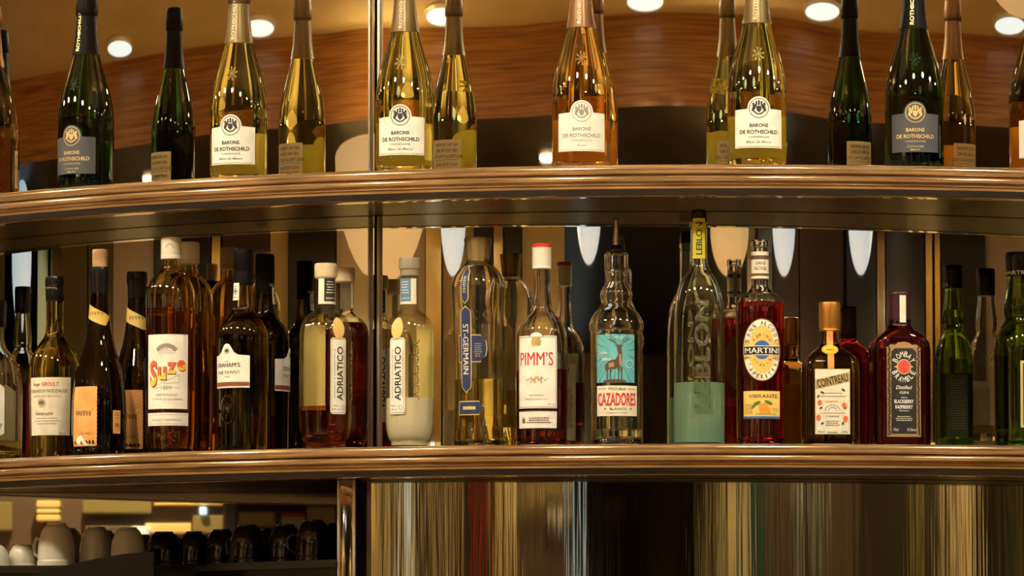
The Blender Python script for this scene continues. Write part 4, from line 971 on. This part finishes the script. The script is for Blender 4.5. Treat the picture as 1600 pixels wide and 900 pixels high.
# 13 purple gin
b = Bottle('gin_bottle', 'purple-black flat rectangular bottle with gold-framed black label and red oval', 1405, .15, 'L', 9, SP); b.sec = (.62, 6, .02, .045)
b.glass_body([(18, 457), (18.4, 460), (17.6, 462), (17.6, 490), (18.2, 507), (22, 515), (33, 524), (42, 533), (45.5, 543), (46, 560), (46, 640), (45.5, 684)], glass('bramble_glass', (.42, .03, .06), 1.42), n=64)
b.turned('capsule', [(17.9, 508), (17.9, 464), (18.6, 461.5), (18.6, 459), (17.6, 456.5)], pbr('plum_capsule', (.05, .015, .02), .25))
Print().rect(-5, 5, -505, -459).lay('tax_strip', M_PAPER, b.root, lambda u, w: Vector((.0186 * sin(.25 + u * b.S / .018), -.0186 * cos(.25 + u * b.S / .018), b.Z(-w))), 3)
lb = b.label(Print().poly([(-27, -684), (27, -684), (27, -545), (20, -540), (14, -541), (8, -537), (0, -536), (-8, -537), (-14, -541), (-20, -540), (-27, -545)]), pbr('gin_gold', (.34, .20, .07), .5), 0, .0004)
q = Print()
rnd = random.Random(5)
for k in range(46):
    y = -545 - k * 3; q.ell(-23.5 + rnd.uniform(-1, 1), y, 2.4, 1.2, 8, rnd.uniform(0, 3)); q.ell(23.5 + rnd.uniform(-1, 1), y, 2.4, 1.2, 8, rnd.uniform(0, 3))
b.ink(q, M_INK, lb, lift=.0012, name='border_foliage')
b.ink(Print().poly([(-20, -679), (20, -679), (20, -552), (14, -546), (-14, -546), (-20, -552)]), M_INK, lb, lift=.0008, name='black_field')
b.ink(Print().ell(0, -575, 11.5, 12, 28).poly([(-16, -575), (0, -581), (0, -569)]).poly([(16, -575), (0, -581), (0, -569)]), M_GOLDP, lb, lift=.0011, name='oval_frame')
b.ink(Print().ell(0, -575, 9.6, 10.6, 28), pbr('oval_red', (.66, .08, .05), .4), lb, lift=.0015, name='red_oval')
q = Print().arc('BOMBAY', 0, -577, 16.5, 22, radians(158), radians(22), 8.5, .012, wid=5.2).arc('BRAMBLE', 0, -573, 16.5, 22, radians(200), radians(340), 8.5, .012, True, wid=4.8)
q.text('Distilled', 0, -607, 26, 5.5, .01, .3).text('GIN', 0, -615, 14, 4, .01).text('WITH A', 0, -623, 10, 2.4).text('BLACKBERRY', 0, -629, 31, 5.4, .03).text('RASPBERRY', 0, -637.5, 28, 5.4, .03).text('INFUSION', 0, -643.5, 15, 2.2).tiny(0, -653, 28, 3, 3, 1).text('70cl', -13, -673, 8, 4).text('37.5%vol', 12, -673, 14, 4)
b.ink(q, M_WHITE, lb, lift=.0015)
# 14 green herbal liqueur and its off-frame neighbour
GL = [(15.5, 400), (16, 430), (17, 445), (19.5, 465), (21.5, 480), (21.5, 490), (20, 497), (22, 504), (29, 515), (35, 530), (37.5, 548), (37.5, 600), (37, 684)]
b = Bottle('herbal_liqueur_bottle', 'yellow-green herbal liqueur bottle with black lettered cap at the right edge', 1590, .19, 'L', 40, SP)
b.glass_body(GL, glass('green_tint_glass', (.55, .72, .22)), 3, 467, liq('chartreuse', (.55, .66, .06)))
b.turned('cap', [(18.5, 432), (18.8, 424), (18, 420), (18.8, 417), (18, 411), (19, 408), (19, 398), (17.6, 394.5)], M_BLACK)
Print().text('CHARTREUSE', 0, -427, 70, 5.5, .02).lay('lettering', M_WHITE, b.root, lambda u, w: Vector((.0196 * sin(u * b.S / .019), -.0196 * cos(u * b.S / .019), b.Z(-w))), 3)
lb = b.label(Print().rect(-26, 26, -670, -566), M_GOLDP, 0); b.ink(Print().rect(-22, 22, -666, -570), pbr('label_darkgreen', (.015, .03, .015), .5), lb, lift=.0006, name='field')
b.ink(Print().text('CHARTREUSE', 0, -600, 38, 7, .02).tiny(0, -615, 30, 8, 5, 1.4), M_GOLD, lb, lift=.001)
bl = b.label(Print().rect(-22, 22, -672, -572), pbr('back_green', (.05, .08, .03), .6), 170, name='back_label'); b.ink(Print().tiny(0, -582, 36, 20, 4, 1.1), M_GREY, bl, 170)
b2 = Bottle('spirit_bottle', 'clear crested bottle with black cap past the right edge, seen in the mirror', 1672, .17, 'L', 20, SP, b)
b2.glass_body(GL, G_CLEAR, 3, 650, liq('pale_gold', (.9, .85, .55)))
b2.turned('cap', [(18.5, 440), (18.8, 420), (19, 400), (17.6, 396)], M_BLACK)
b2.label(Print().rect(-26, 26, -660, -575), M_PAPER, 0)
o = Print().crest(0, -545, 14).lay('moulded_crest', G_CLEAR, b2.root, b2.wrap(.0014, 180), 3); sm = o.modifiers.new('s', 'SOLIDIFY'); sm.thickness = .003; sm.offset = 0
b3 = Bottle('spirit_bottle', 'red spirit bottle past the left edge, seen in the mirror', -115, .10, 'L', 0, SP, b)
b3.glass_body(GL, G_CLEAR, 3, 560, liq('red_spirit', (.42, .05, .02))); b3.turned('cap', [(18.5, 440), (18.8, 420), (19, 400), (17.6, 396)], M_BLACK)
